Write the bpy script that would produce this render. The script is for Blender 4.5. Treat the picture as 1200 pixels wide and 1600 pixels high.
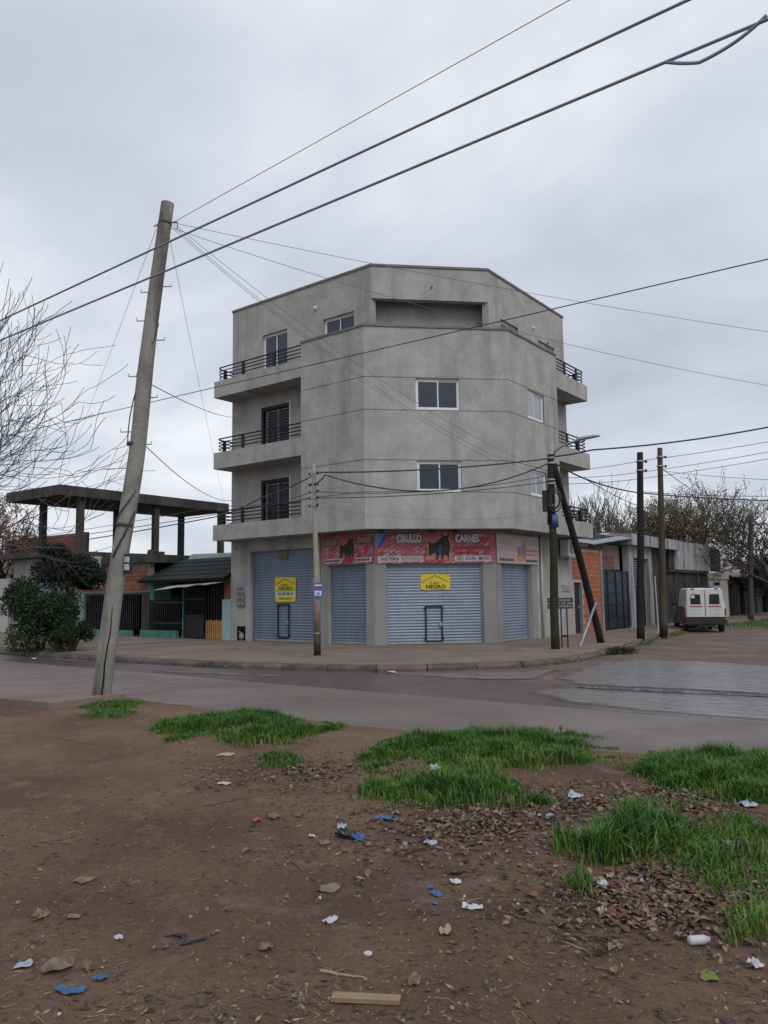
import bpy, bmesh, math, random
from math import sin, cos, tan, pi, sqrt, hypot, radians
from mathutils import Vector, Matrix, noise

# ------------------------------------------------------------------ scene, camera, sky, sun
for o in list(bpy.data.objects): bpy.data.objects.remove(o, do_unlink=True)
SC = bpy.context.scene
COL = SC.collection
# World axes: x runs along the left street (towards the right), y runs up the side street.
F, PITCH, ROLL, AL = 1218.65, .106, .013356, .655584      # focal length in photo pixels, tilt, roll, heading
CAM = Vector((15.14, -19.15, 1.70))
cd = bpy.data.cameras.new('camera'); cam = bpy.data.objects.new('camera', cd); COL.objects.link(cam)
cd.sensor_fit = 'VERTICAL'; cd.sensor_width = 27; cd.sensor_height = 36; cd.lens = 36*F/1600
cd.clip_start = .05; cd.clip_end = 3000
cam.matrix_world = Matrix.Translation(CAM) @ Matrix.Rotation(AL, 4, 'Z') @ Matrix.Rotation(pi/2+PITCH, 4, 'X') @ Matrix.Rotation(-ROLL, 4, 'Z')
SC.camera = cam
SUN_EL, SUN_AZ = radians(46), radians(-28)      # azimuth measured from +x
w = bpy.data.worlds.new('World'); SC.world = w; w.use_nodes = True
nt = w.node_tree; N = nt.nodes; L = nt.links; N.clear()
out = N.new('ShaderNodeOutputWorld'); bg = N.new('ShaderNodeBackground'); L.new(bg.outputs[0], out.inputs[0])
sky = N.new('ShaderNodeTexSky'); sky.sky_type = 'NISHITA'; sky.sun_disc = False
sky.sun_elevation = SUN_EL; sky.sun_rotation = pi/2 - SUN_AZ
skym = N.new('ShaderNodeVectorMath'); skym.operation = 'SCALE'; skym.inputs[3].default_value = .1; L.new(sky.outputs[0], skym.inputs[0])
tc = N.new('ShaderNodeTexCoord')
# overcast deck: project the view direction on a flat cloud layer so that clouds shrink towards the horizon
sep = N.new('ShaderNodeSeparateXYZ'); L.new(tc.outputs['Generated'], sep.inputs[0])
mx = N.new('ShaderNodeMath'); mx.operation = 'MAXIMUM'; mx.inputs[1].default_value = 0; L.new(sep.outputs[2], mx.inputs[0])
ad = N.new('ShaderNodeMath'); ad.operation = 'ADD'; ad.inputs[1].default_value = .22; L.new(mx.outputs[0], ad.inputs[0])
dv = N.new('ShaderNodeVectorMath'); dv.operation = 'DIVIDE'; L.new(tc.outputs['Generated'], dv.inputs[0])
cb = N.new('ShaderNodeCombineXYZ'); [L.new(ad.outputs[0], cb.inputs[i]) for i in range(3)]; L.new(cb.outputs[0], dv.inputs[1])
n1 = N.new('ShaderNodeTexNoise'); n1.inputs['Scale'].default_value = 1.15; n1.inputs['Detail'].default_value = 6; n1.inputs['Roughness'].default_value = .5; n1.inputs['Distortion'].default_value = .3
mp = N.new('ShaderNodeMapping'); mp.inputs['Location'].default_value = (3.1, 7.4, 0); L.new(dv.outputs[0], mp.inputs[0]); L.new(mp.outputs[0], n1.inputs[0])
cr = N.new('ShaderNodeValToRGB'); L.new(n1.outputs[0], cr.inputs[0])
e = cr.color_ramp.elements; e[0].position = .3; e[0].color = (.52, .56, .65, 1); e[1].position = .72; e[1].color = (1.04, 1.05, 1.08, 1)
m1 = e = cr.color_ramp.elements.new(.5); m1.color = (.72, .76, .85, 1)
mix = N.new('ShaderNodeMix'); mix.data_type = 'RGBA'; mix.inputs[0].default_value = .9
L.new(skym.outputs[0], mix.inputs[6]); L.new(cr.outputs[0], mix.inputs[7]); L.new(mix.outputs[2], bg.inputs[0]); bg.inputs[1].default_value = 1.0
sl = bpy.data.lights.new('sun', 'SUN'); sl.energy = 1.3; sl.angle = radians(35); sl.color = (1, .975, .94)
so = bpy.data.objects.new('sun', sl); COL.objects.link(so); so.location = (0, 0, 60)
sd = Vector((cos(SUN_EL)*cos(SUN_AZ), cos(SUN_EL)*sin(SUN_AZ), sin(SUN_EL)))
so.rotation_euler = sd.to_track_quat('Z', 'Y').to_euler()
vs = SC.view_settings; vs.view_transform = 'Standard'; vs.look = 'None'; vs.gamma = 1; vs.use_curve_mapping = False; vs.exposure = 0.0
SC.render.resolution_x = 768; SC.render.resolution_y = 1024

# ------------------------------------------------------------------ measuring helpers (photo pixel -> direction -> point on a known surface)
def ray(px, py):
    x, y = px-600, py-800
    x, y = cos(ROLL)*x-sin(ROLL)*y, sin(ROLL)*x+cos(ROLL)*y
    yf = F*cos(PITCH)+y*sin(PITCH); z = F*sin(PITCH)-y*cos(PITCH)
    return Vector((x*cos(AL)-yf*sin(AL), x*sin(AL)+yf*cos(AL), z))
def G(px, py, z=0): d = ray(px, py); return CAM+d*((z-CAM.z)/d.z)
def PY(px, py, y): d = ray(px, py); return CAM+d*((y-CAM.y)/d.y)
def PX(px, py, x): d = ray(px, py); return CAM+d*((x-CAM.x)/d.x)
def DD(px, py, dist): d = ray(px, py); return CAM+d*(dist/hypot(d.x, d.y))
def AT(px, py, b): return DD(px, py, hypot(b[0]-CAM.x, b[1]-CAM.y))
VD = ray(600, 800).normalized()

# ------------------------------------------------------------------ mesh helpers
R = random.Random(5)
ORG = {}
class Fr:
    """wall frame: s along the wall, z up, n outwards"""
    def __init__(s, o, d, n): s.o = Vector(o); s.d = Vector(d).normalized(); s.n = Vector(n).normalized()
    def __call__(s, p): return s.o+s.d*p[0]+s.n*p[1]+Vector((0, 0, p[2]))
class MB:
    def __init__(s, T=None): s.v = []; s.f = []; s.T = T; s.m = []; s.mi = 0
    def add(s, vs, fs):
        b = len(s.v)
        for p in vs: s.v.append(s.T(p) if s.T else Vector(p))
        for f in fs: s.f.append([b+i for i in f]); s.m.append(s.mi)
    def box(s, a, b, bev=0):
        x0, y0, z0 = a; x1, y1, z1 = b
        s.add([(x0,y0,z0),(x1,y0,z0),(x1,y1,z0),(x0,y1,z0),(x0,y0,z1),(x1,y0,z1),(x1,y1,z1),(x0,y1,z1)],
              [(0,3,2,1),(4,5,6,7),(0,1,5,4),(1,2,6,5),(2,3,7,6),(3,0,4,7)])
    def prism(s, poly, z0, z1):
        n = len(poly)
        s.add([(p[0],p[1],z0) for p in poly]+[(p[0],p[1],z1) for p in poly],
              [tuple(range(n))[::-1], tuple(range(n,2*n))]+[(i,(i+1)%n,n+(i+1)%n,n+i) for i in range(n)])
    def plate(s, poly, n0, n1):
        """polygon given in (s,z) of the frame, thickness n0..n1"""
        n = len(poly)
        s.add([(p[0],n0,p[1]) for p in poly]+[(p[0],n1,p[1]) for p in poly],
              [tuple(range(n))[::-1], tuple(range(n,2*n))]+[(i,(i+1)%n,n+(i+1)%n,n+i) for i in range(n)])
    def tube(s, pts, r, n=6, cap=True):
        pts = [Vector(p) for p in pts]; k = len(pts)
        rs = r if hasattr(r, '__len__') else [r]*k
        vs = []; fs = []; up = None
        for i, p in enumerate(pts):
            t = (pts[min(i+1,k-1)]-pts[max(i-1,0)])
            if t.length < 1e-9: t = Vector((0,0,1))
            t.normalize()
            if up is None: up = t.orthogonal().normalized()
            up = (up-t*up.dot(t))
            if up.length < 1e-6: up = t.orthogonal()
            up.normalize(); q = t.cross(up)
            for j in range(n):
                a = 2*pi*j/n; vs.append(p+(up*cos(a)+q*sin(a))*rs[i])
        for i in range(k-1):
            for j in range(n):
                fs.append((i*n+j, i*n+(j+1)%n, (i+1)*n+(j+1)%n, (i+1)*n+j))
        if cap: fs += [tuple(range(n))[::-1], tuple((k-1)*n+j for j in range(n))]
        s.add(vs, fs)
    def lathe(s, prof, n=16, c=(0,0,0), ax='z'):
        vs = []; fs = []; k = len(prof)
        for r, h in prof:
            for j in range(n):
                a = 2*pi*j/n
                vs.append((c[0]+r*cos(a), c[1]+r*sin(a), c[2]+h) if ax == 'z' else (c[0]+h, c[1]+r*cos(a), c[2]+r*sin(a)))
        for i in range(k-1):
            for j in range(n): fs.append((i*n+j, i*n+(j+1)%n, (i+1)*n+(j+1)%n, (i+1)*n+j))
        fs += [tuple(range(n))[::-1], tuple((k-1)*n+j for j in range(n))]
        s.add(vs, fs)
    def wall(s, s0, s1, z0, z1, n_out, th, holes=()):
        """wall slab with rectangular openings (s0,s1,z0,z1)"""
        S = sorted(set([s0,s1]+[min(max(h[i],s0),s1) for h in holes for i in (0,1)]))
        Z = sorted(set([z0,z1]+[min(max(h[i],z0),z1) for h in holes for i in (2,3)]))
        fill = {}
        for i in range(len(S)-1):
            for j in range(len(Z)-1):
                cs, cz = (S[i]+S[i+1])/2, (Z[j]+Z[j+1])/2
                fill[i,j] = not any(h[0]<cs<h[1] and h[2]<cz<h[3] for h in holes)
        a, b = n_out, n_out-th
        for (i,j), ok in fill.items():
            if not ok: continue
            x0,x1,y0,y1 = S[i],S[i+1],Z[j],Z[j+1]
            s.add([(x0,a,y0),(x1,a,y0),(x1,a,y1),(x0,a,y1)], [(0,1,2,3)])
            s.add([(x0,b,y0),(x1,b,y0),(x1,b,y1),(x0,b,y1)], [(3,2,1,0)])
            if not fill.get((i-1,j)): s.add([(x0,a,y0),(x0,a,y1),(x0,b,y1),(x0,b,y0)], [(0,1,2,3)])
            if not fill.get((i+1,j)): s.add([(x1,b,y0),(x1,b,y1),(x1,a,y1),(x1,a,y0)], [(0,1,2,3)])
            if not fill.get((i,j-1)): s.add([(x0,b,y0),(x1,b,y0),(x1,a,y0),(x0,a,y0)], [(0,1,2,3)])
            if not fill.get((i,j+1)): s.add([(x0,a,y1),(x1,a,y1),(x1,b,y1),(x0,b,y1)], [(0,1,2,3)])
    def build(s, name, mat, parent=None, smooth=False, local=False, weld=False, org=None):
        me = bpy.data.meshes.new(name)
        if parent is not None: og = Vector((0,0,0)) if local else ORG.get(parent.name, Vector((0,0,0)))
        elif org is not None: og = Vector(org)
        else:
            xs = [p.x for p in s.v]; ys = [p.y for p in s.v]
            og = Vector(((min(xs)+max(xs))/2, (min(ys)+max(ys))/2, min(p.z for p in s.v)))
        me.from_pydata([tuple(p-og) for p in s.v], [], s.f)
        mats = mat if isinstance(mat, (list, tuple)) else [mat]
        for m in mats: me.materials.append(m)
        if len(mats) > 1: me.polygons.foreach_set('material_index', s.m)
        if weld:
            bm = bmesh.new(); bm.from_mesh(me); bmesh.ops.remove_doubles(bm, verts=bm.verts, dist=1e-4)
            bmesh.ops.recalc_face_normals(bm, faces=bm.faces); bm.to_mesh(me); bm.free()
        if smooth: me.polygons.foreach_set('use_smooth', [True]*len(me.polygons))
        me.update()
        o = bpy.data.objects.new(name, me); COL.objects.link(o)
        if parent is not None: o.parent = parent; ORG[o.name] = og
        else: o.location = og; ORG[o.name] = og
        return o
def tag(o, label=None, cat=None, group=None, kind=None):
    if label: o['label'] = label
    if cat: o['category'] = cat
    if group: o['group'] = group
    if kind: o['kind'] = kind
    return o
def thing(name, label, cat, loc=(0,0,0), rz=0, group=None):
    o = bpy.data.objects.new(name, None); COL.objects.link(o); o.location = loc; o.rotation_euler = (0,0,rz)
    o.empty_display_size = .2
    ORG[o.name] = Vector(loc); return tag(o, label, cat, group)
def copy_mesh(src, name, parent, loc):
    o = bpy.data.objects.new(name, src); COL.objects.link(o); o.parent = parent; o.location = loc; return o

# ------------------------------------------------------------------ materials
def S(r, g, b):
    f = lambda c: (c/255/12.92 if c/255 <= .04045 else ((c/255+.055)/1.055)**2.4)
    return (f(r), f(g), f(b))
MATS = {}
def M(name, c1, c2=None, scale=4, rough=.75, metal=0, bump=0, bscale=None, stain=None, sscale=2, samt=.6, sthr=.5, rand=0, spec=.5, fine=.12, fscale=60, rough2=None, stretch=(1,1,1), alpha=None, trans=0):
    m = bpy.data.materials.new(name); m.use_nodes = True; nt = m.node_tree; N = nt.nodes; L = nt.links
    b = N['Principled BSDF']; b.inputs['Roughness'].default_value = rough; b.inputs['Metallic'].default_value = metal
    b.inputs['Specular IOR Level'].default_value = spec
    tc = N.new('ShaderNodeTexCoord'); mp = N.new('ShaderNodeMapping'); mp.inputs['Scale'].default_value = stretch
    L.new(tc.outputs['Object'], mp.inputs[0])
    def nz(sc, det=6, ro=.6, vec=None):
        n = N.new('ShaderNodeTexNoise'); n.inputs['Scale'].default_value = sc; n.inputs['Detail'].default_value = det; n.inputs['Roughness'].default_value = ro
        L.new(vec or mp.outputs[0], n.inputs[0]); return n
    def rampf(src, lo, hi):
        r = N.new('ShaderNodeMapRange'); r.inputs[1].default_value = lo; r.inputs[2].default_value = hi; L.new(src, r.inputs[0]); return r.outputs[0]
    c2 = c2 or tuple(c*.8 for c in c1)
    mx = N.new('ShaderNodeMix'); mx.data_type = 'RGBA'
    big = rampf(nz(scale).outputs[0], .35, .65)
    L.new(big, mx.inputs[0]); mx.inputs[6].default_value = (*c1, 1); mx.inputs[7].default_value = (*c2, 1)
    cur = mx.outputs[2]
    if stain:
        m2 = N.new('ShaderNodeMapping'); m2.inputs['Scale'].default_value = (sscale, sscale, sscale*.13); L.new(tc.outputs['Object'], m2.inputs[0])
        ns = nz(1, 5, .55, m2.outputs[0]); fac = rampf(ns.outputs[0], sthr, sthr+.22)
        ml = N.new('ShaderNodeMath'); ml.operation = 'MULTIPLY'; ml.inputs[1].default_value = samt; L.new(fac, ml.inputs[0])
        mm = N.new('ShaderNodeMix'); mm.data_type = 'RGBA'; L.new(ml.outputs[0], mm.inputs[0]); L.new(cur, mm.inputs[6]); mm.inputs[7].default_value = (*stain, 1); cur = mm.outputs[2]
    if fine:
        fn = nz(fscale, 4, .7); fr = rampf(fn.outputs[0], .25, .75)
        f2 = N.new('ShaderNodeMapRange'); f2.inputs[3].default_value = 1-fine; f2.inputs[4].default_value = 1+fine; L.new(fr, f2.inputs[0])
        sc = N.new('ShaderNodeVectorMath'); sc.operation = 'SCALE'; L.new(cur, sc.inputs[0]); L.new(f2.outputs[0], sc.inputs[3]); cur = sc.outputs[0]
    if rand:
        oi = N.new('ShaderNodeObjectInfo'); rr = N.new('ShaderNodeMapRange'); rr.inputs[3].default_value = 1-rand; rr.inputs[4].default_value = 1+rand; L.new(oi.outputs['Random'], rr.inputs[0])
        sc = N.new('ShaderNodeVectorMath'); sc.operation = 'SCALE'; L.new(cur, sc.inputs[0]); L.new(rr.outputs[0], sc.inputs[3]); cur = sc.outputs[0]
    L.new(cur, b.inputs['Base Color'])
    if rough2 is not None:
        rr = N.new('ShaderNodeMapRange'); rr.inputs[3].default_value = rough; rr.inputs[4].default_value = rough2; L.new(big, rr.inputs[0]); L.new(rr.outputs[0], b.inputs['Roughness'])
    if bump:
        bp = N.new('ShaderNodeBump'); bp.inputs['Strength'].default_value = 1; bp.inputs['Distance'].default_value = bump
        bn = nz(bscale or scale*6, 8, .65); L.new(bn.outputs[0], bp.inputs['Height']); L.new(bp.outputs[0], b.inputs['Normal'])
    MATS[name] = m; return m

cement = M('cement_render', (.395,.386,.366), (.30,.293,.279), 1.4, .92, bump=.006, bscale=24, stain=(.205,.20,.19), sscale=1.7, samt=.7, sthr=.51, fine=.11, fscale=11, spec=.25)
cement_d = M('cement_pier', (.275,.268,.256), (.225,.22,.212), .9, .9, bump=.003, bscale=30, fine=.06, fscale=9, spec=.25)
coping_m = M('coping_paint', (.17,.17,.175), (.13,.13,.135), 2, .8)
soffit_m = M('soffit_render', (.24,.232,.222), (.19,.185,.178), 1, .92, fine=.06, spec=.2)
rail_m = M('dark_iron', (.010,.011,.016), (.007,.008,.012), 6, .5, spec=.3)
white_al = M('white_aluminium', (.68,.70,.72), (.6,.62,.64), 3, .4)
glass_m = M('window_glass', (.022,.032,.050), (.016,.023,.036), 1.2, .05, spec=.5, fine=0)
glass_b = M('curtained_glass', (.30,.33,.36), (.24,.27,.30), 1.5, .12, spec=.7, fine=0, stretch=(4,4,.3))
black_grille = M('black_grille', (.008,.010,.014), (.006,.007,.010), 5, .5, spec=.3)
zinc = M('zinc_shutter', (.185,.235,.305), (.15,.195,.255), 1.2, .5, metal=.25, stain=(.10,.125,.15), sscale=3, samt=.5, sthr=.52, fine=.08)
zinc_lit = M('zinc_shutter_lit', (.215,.265,.33), (.175,.22,.28), 1.2, .5, metal=.25, stain=(.12,.15,.18), sscale=3, samt=.5, sthr=.52, fine=.08)  # paler copy of the zinc; sheen of lit metal put into the colour
black_steel = M('black_steel', (.012,.014,.02), (.02,.022,.03), 8, .4, metal=.2)
pvc = M('pvc_pipe', (.42,.43,.44), (.36,.37,.38), 3, .45)
meter_m = M('meter_box', (.10,.10,.105), (.16,.16,.16), 14, .5)
meter_g = M('meter_grey', (.33,.33,.33), (.26,.26,.26), 6, .6)
roof_m = M('roof_membrane', (.2,.2,.2), (.16,.16,.16), 2, .9)
pav_m = M('pavement_concrete', (.215,.168,.137), (.148,.115,.094), .7, .75, bump=.006, bscale=22, fine=.16, fscale=14, rough2=.85, spec=.3)
kerb_m = M('kerb_concrete', (.12,.10,.088), (.05,.043,.038), 1.8, .7, bump=.02, bscale=10, rand=.12)
road_m = M('road_concrete', (.172,.138,.124), (.118,.094,.084), .45, .42, bump=.003, bscale=40, fine=.12, fscale=22, rough2=.68, rand=.08, spec=.4)
road_wet = M('road_concrete_wet', (.118,.094,.084), (.082,.066,.059), .45, .2, bump=.002, bscale=30, fine=.12, fscale=22, rough2=.42, rand=.05, spec=.6)
joint_m = M('road_joint_tar', (.035,.03,.028), (.05,.045,.04), 3, .5)
lip_m = M('wet_kerb', (.05,.043,.04), (.095,.055,.042), 2.2, .25, bump=.01, bscale=14, rand=.25)
dirtst_m = M('dirt_street', (.165,.122,.098), (.100,.073,.057), .9, .75, bump=.04, bscale=5, fine=.25, fscale=16, rough2=.9, spec=.3)
pole_conc = M('weathered_pole', (.27,.258,.235), (.165,.157,.142), 1.6, .9, bump=.012, bscale=14, stain=(.06,.056,.048), sscale=4, samt=.85, sthr=.48, fine=.2, fscale=24, spec=.2)
pole_wood = M('pole_wood_brown', (.27,.20,.15), (.20,.15,.115), 5, .85, bump=.006, bscale=30, stain=(.08,.06,.05), sscale=9, samt=.8, sthr=.5, stretch=(3,3,.5))
pole_tan = M('pole_wood_grey', (.32,.30,.25), (.25,.235,.2), 4, .85, bump=.005, bscale=30, stain=(.12,.1,.08), sscale=9, samt=.5, stretch=(3,3,.5))
pole_dark = M('pole_dark_tarred', (.018,.018,.017), (.030,.028,.024), 3, .9, bump=.006, bscale=25, stretch=(3,3,.5), spec=.15)
pole_olive = M('pole_olive', (.040,.038,.024), (.028,.026,.018), 3, .9, bump=.006, bscale=25, stretch=(3,3,.5), spec=.15)
pole_mid = M('pole_brown_mid', (.085,.070,.052), (.055,.046,.036), 3, .9, bump=.006, bscale=25, stretch=(3,3,.5), spec=.15)
tar_m = M('pole_tar', (.018,.016,.015), (.03,.026,.022), 5, .7)
cable_m = M('cable_black', (.018,.02,.026), (.025,.027,.032), 5, .5)
cable_b = M('cable_bluegrey', (.26,.28,.37), (.20,.22,.30), 5, .7, spec=.3)
cable_g = M('cable_grey', (.16,.165,.185), (.12,.125,.145), 5, .6, spec=.3)
galv = M('galvanised', (.36,.37,.38), (.28,.29,.3), 6, .45, metal=.4)
blue_m = M('blue_plastic', (.03,.06,.17), (.025,.05,.14), 6, .45)
brick_m = M('hollow_brick', (.35,.128,.076), (.28,.098,.06), 7, .9, bump=.004, bscale=40, rand=.08, fine=.15, spec=.2)
brick_d = M('hollow_brick_dirty', (.25,.085,.05), (.18,.06,.04), 5, .85, bump=.004, bscale=40, rand=.2, stain=(.06,.05,.045), sscale=3, samt=.6)
mortar_m = M('mortar', (.50,.36,.28), (.38,.27,.2), 6, .95, bump=.004)
mortar_d = M('mortar_dirty', (.24,.20,.17), (.16,.13,.11), 6, .9, bump=.004)
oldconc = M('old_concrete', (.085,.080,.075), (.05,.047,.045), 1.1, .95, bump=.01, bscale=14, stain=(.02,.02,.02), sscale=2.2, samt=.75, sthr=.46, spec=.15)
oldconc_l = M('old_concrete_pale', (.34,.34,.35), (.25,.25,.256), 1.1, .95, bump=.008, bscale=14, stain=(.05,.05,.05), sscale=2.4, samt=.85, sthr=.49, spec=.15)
mould = M('mouldy_render', (.030,.029,.028), (.062,.058,.054), 1.3, .95, bump=.01, bscale=12, stain=(.012,.012,.012), sscale=2, samt=.8, sthr=.45, spec=.15)
cream = M('cream_render', (.50,.46,.39), (.40,.365,.31), 1.3, .88, bump=.004, stain=(.22,.2,.17), sscale=3, samt=.5)
whitew = M('white_wall', (.46,.46,.45), (.36,.36,.35), .9, .88, bump=.004, stain=(.18,.17,.15), sscale=2, samt=.5)
greyw = M('grey_house_wall', (.30,.29,.27), (.22,.215,.2), .9, .9, bump=.004, stain=(.10,.095,.085), sscale=2, samt=.6)
mint = M('mint_paint', (.10,.25,.205), (.065,.17,.14), 2, .9, stain=(.03,.06,.05), sscale=4, samt=.6, spec=.2)
paleblue = M('pale_blue_paint', (.32,.47,.50), (.26,.4,.43), 2, .8, stain=(.14,.16,.16), sscale=4, samt=.5)
tile_m = M('dark_roof_tile', (.014,.021,.024), (.010,.015,.017), 3, .6, fine=.15, spec=.25)
dark_in = M('dark_interior', (.007,.008,.009), (.011,.012,.012), 3, .95, spec=.1)  # near-black; carport and porch shade is put into this colour
gate_m = M('dark_gate_paint', (.012,.015,.021), (.018,.022,.030), 3, .5, spec=.3)
gate_p = M('gate_panel_blue', (.028,.036,.052), (.020,.026,.038), 2, .45, rand=.15, spec=.3)
bluedoor = M('blue_door', (.03,.055,.085), (.025,.045,.07), 3, .45)
wood_y = M('yellow_wood', (.42,.23,.08), (.32,.17,.06), 6, .75, rand=.15, stretch=(4,4,.6))
tin = M('tin_sheet', (.34,.38,.44), (.24,.27,.31), 3, .45, metal=.5)
rusty = M('rusty_steel', (.10,.07,.055), (.06,.045,.04), 9, .75)
redtin = M('red_tin_roof', (.27,.16,.16), (.33,.3,.32), 1.5, .6)
bark = M('bark_grey', (.10,.092,.095), (.07,.064,.066), 5, .9)
bark_d = M('bark_dark', (.05,.042,.038), (.035,.03,.028), 5, .9)
def leafmat(name, c1, c2, rough=.55):
    m = M(name, c1, c2, 2.2, rough, fine=.25, fscale=11); return m
leaf_dark = leafmat('leaf_dark_green', (.014,.026,.010), (.006,.012,.006), .8)
leaf_mid = leafmat('leaf_mid_green', (.030,.050,.014), (.010,.020,.007), .75)
leaf_yel = leafmat('leaf_yellow_olive', (.27,.195,.085), (.14,.105,.055), .8)
leaf_rust = leafmat('leaf_rust', (.24,.135,.085), (.15,.085,.06))
grass_m = M('grass_blade', (.085,.19,.022), (.035,.105,.014), 2.2, .55, fine=.4, fscale=9, spec=.3)
grass_dk = M('grass_blade_dark', (.028,.085,.016), (.016,.05,.010), 2.2, .6, fine=.4, fscale=9, spec=.25)
grass_y = M('grass_dry', (.16,.19,.045), (.075,.12,.024), 3, .6, fine=.35, fscale=7, spec=.3)
litter_leaf = [M('dead_leaf_brown', (.135,.088,.062), (.075,.05,.036), 9, .85, fine=.3, spec=.2), M('dead_leaf_tan', (.25,.185,.135), (.15,.11,.08), 9, .85, fine=.3, spec=.2), M('dead_leaf_orange', (.20,.095,.06), (.13,.06,.04), 9, .85, fine=.3, spec=.2), M('dead_leaf_dark', (.06,.042,.03), (.035,.026,.02), 9, .75)]
paper_w = M('paper_white', (.50,.50,.52), (.36,.36,.38), 14, .75)
paper_c = M('cardboard', (.40,.29,.20), (.32,.23,.155), 10, .8)
plastic_b = M('plastic_blue', (.05,.11,.26), (.03,.07,.17), 14, .45)
plastic_lb = M('plastic_light_blue', (.26,.32,.40), (.33,.36,.4), 14, .4)
plastic_k = M('plastic_black', (.012,.012,.013), (.03,.03,.03), 9, .3)
plastic_r = M('plastic_red', (.42,.05,.05), (.3,.04,.04), 9, .4)
plastic_y = M('plastic_yellow', (.55,.42,.06), (.45,.33,.06), 9, .45)
plastic_o = M('plastic_orange', (.42,.13,.05), (.3,.09,.04), 9, .5)
pink_m = M('paper_pink', (.50,.36,.40), (.4,.28,.32), 9, .7)
rag_m = M('beige_rag', (.22,.165,.12), (.12,.09,.066), 14, .9, spec=.2)
twig_m = M('twig_wood', (.13,.10,.075), (.075,.056,.042), 20, .85)
straw_m = M('straw', (.33,.25,.16), (.22,.16,.1), 20, .8)
stone_m = M('pebble', (.22,.175,.14), (.14,.11,.09), 9, .9, spec=.2)
board_m = M('old_board', (.28,.19,.12), (.2,.135,.085), 9, .8, stretch=(1,6,6))

def dirt_material():
    m = M('dirt_lot', (.215,.136,.090), (.118,.075,.052), .8, .85, fine=.25, fscale=30, rough2=.95, spec=.2)
    nt = m.node_tree; N = nt.nodes; L = nt.links; b = N['Principled BSDF']
    tc = N.new('ShaderNodeTexCoord')
    src = b.inputs['Base Color'].links[0].from_socket
    # pale trodden clay patches and dark moist patches with a shape of their own
    n = N.new('ShaderNodeTexNoise'); n.inputs['Scale'].default_value = 3.2; n.inputs['Detail'].default_value = 10; n.inputs['Roughness'].default_value = .74; L.new(tc.outputs['Object'], n.inputs[0])
    r = N.new('ShaderNodeMapRange'); r.inputs[1].default_value = .50; r.inputs[2].default_value = .70; r.inputs[4].default_value = .75; L.new(n.outputs[0], r.inputs[0])
    mm = N.new('ShaderNodeMix'); mm.data_type = 'RGBA'; L.new(r.outputs[0], mm.inputs[0]); L.new(src, mm.inputs[6]); mm.inputs[7].default_value = (.30,.21,.152,1)
    # fine crumbs: voronoi specks, light and dark
    v = N.new('ShaderNodeTexVoronoi'); v.inputs['Scale'].default_value = 46; L.new(tc.outputs['Object'], v.inputs[0])
    r2 = N.new('ShaderNodeMapRange'); r2.inputs[1].default_value = .10; r2.inputs[2].default_value = .22; r2.inputs[3].default_value = 1; r2.inputs[4].default_value = 0; L.new(v.outputs['Distance'], r2.inputs[0])
    sp = N.new('ShaderNodeSeparateColor'); L.new(v.outputs['Color'], sp.inputs[0])
    g = N.new('ShaderNodeMath'); g.operation = 'GREATER_THAN'; g.inputs[1].default_value = .80; L.new(sp.outputs[0], g.inputs[0])
    ml = N.new('ShaderNodeMath'); ml.operation = 'MULTIPLY'; L.new(g.outputs[0], ml.inputs[0]); L.new(r2.outputs[0], ml.inputs[1])
    ml2 = N.new('ShaderNodeMath'); ml2.operation = 'MULTIPLY'; ml2.inputs[1].default_value = .75; L.new(ml.outputs[0], ml2.inputs[0])
    m3 = N.new('ShaderNodeMix'); m3.data_type = 'RGBA'; L.new(ml2.outputs[0], m3.inputs[0]); L.new(mm.outputs[2], m3.inputs[6]); m3.inputs[7].default_value = (.27,.215,.17,1)
    L.new(m3.outputs[2], b.inputs['Base Color'])
    n1 = N.new('ShaderNodeTexNoise'); n1.inputs['Scale'].default_value = 9; n1.inputs['Detail'].default_value = 12; n1.inputs['Roughness'].default_value = .72; L.new(tc.outputs['Object'], n1.inputs[0])
    a = N.new('ShaderNodeMath'); a.operation = 'MULTIPLY_ADD'; a.inputs[1].default_value = .12; L.new(ml.outputs[0], a.inputs[0]); L.new(n1.outputs[0], a.inputs[2])
    bp = N.new('ShaderNodeBump'); bp.inputs['Distance'].default_value = .08; bp.inputs['Strength'].default_value = 1; L.new(a.outputs[0], bp.inputs['Height']); L.new(bp.outputs[0], b.inputs['Normal'])
    return m
dirt_m = dirt_material()

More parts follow.
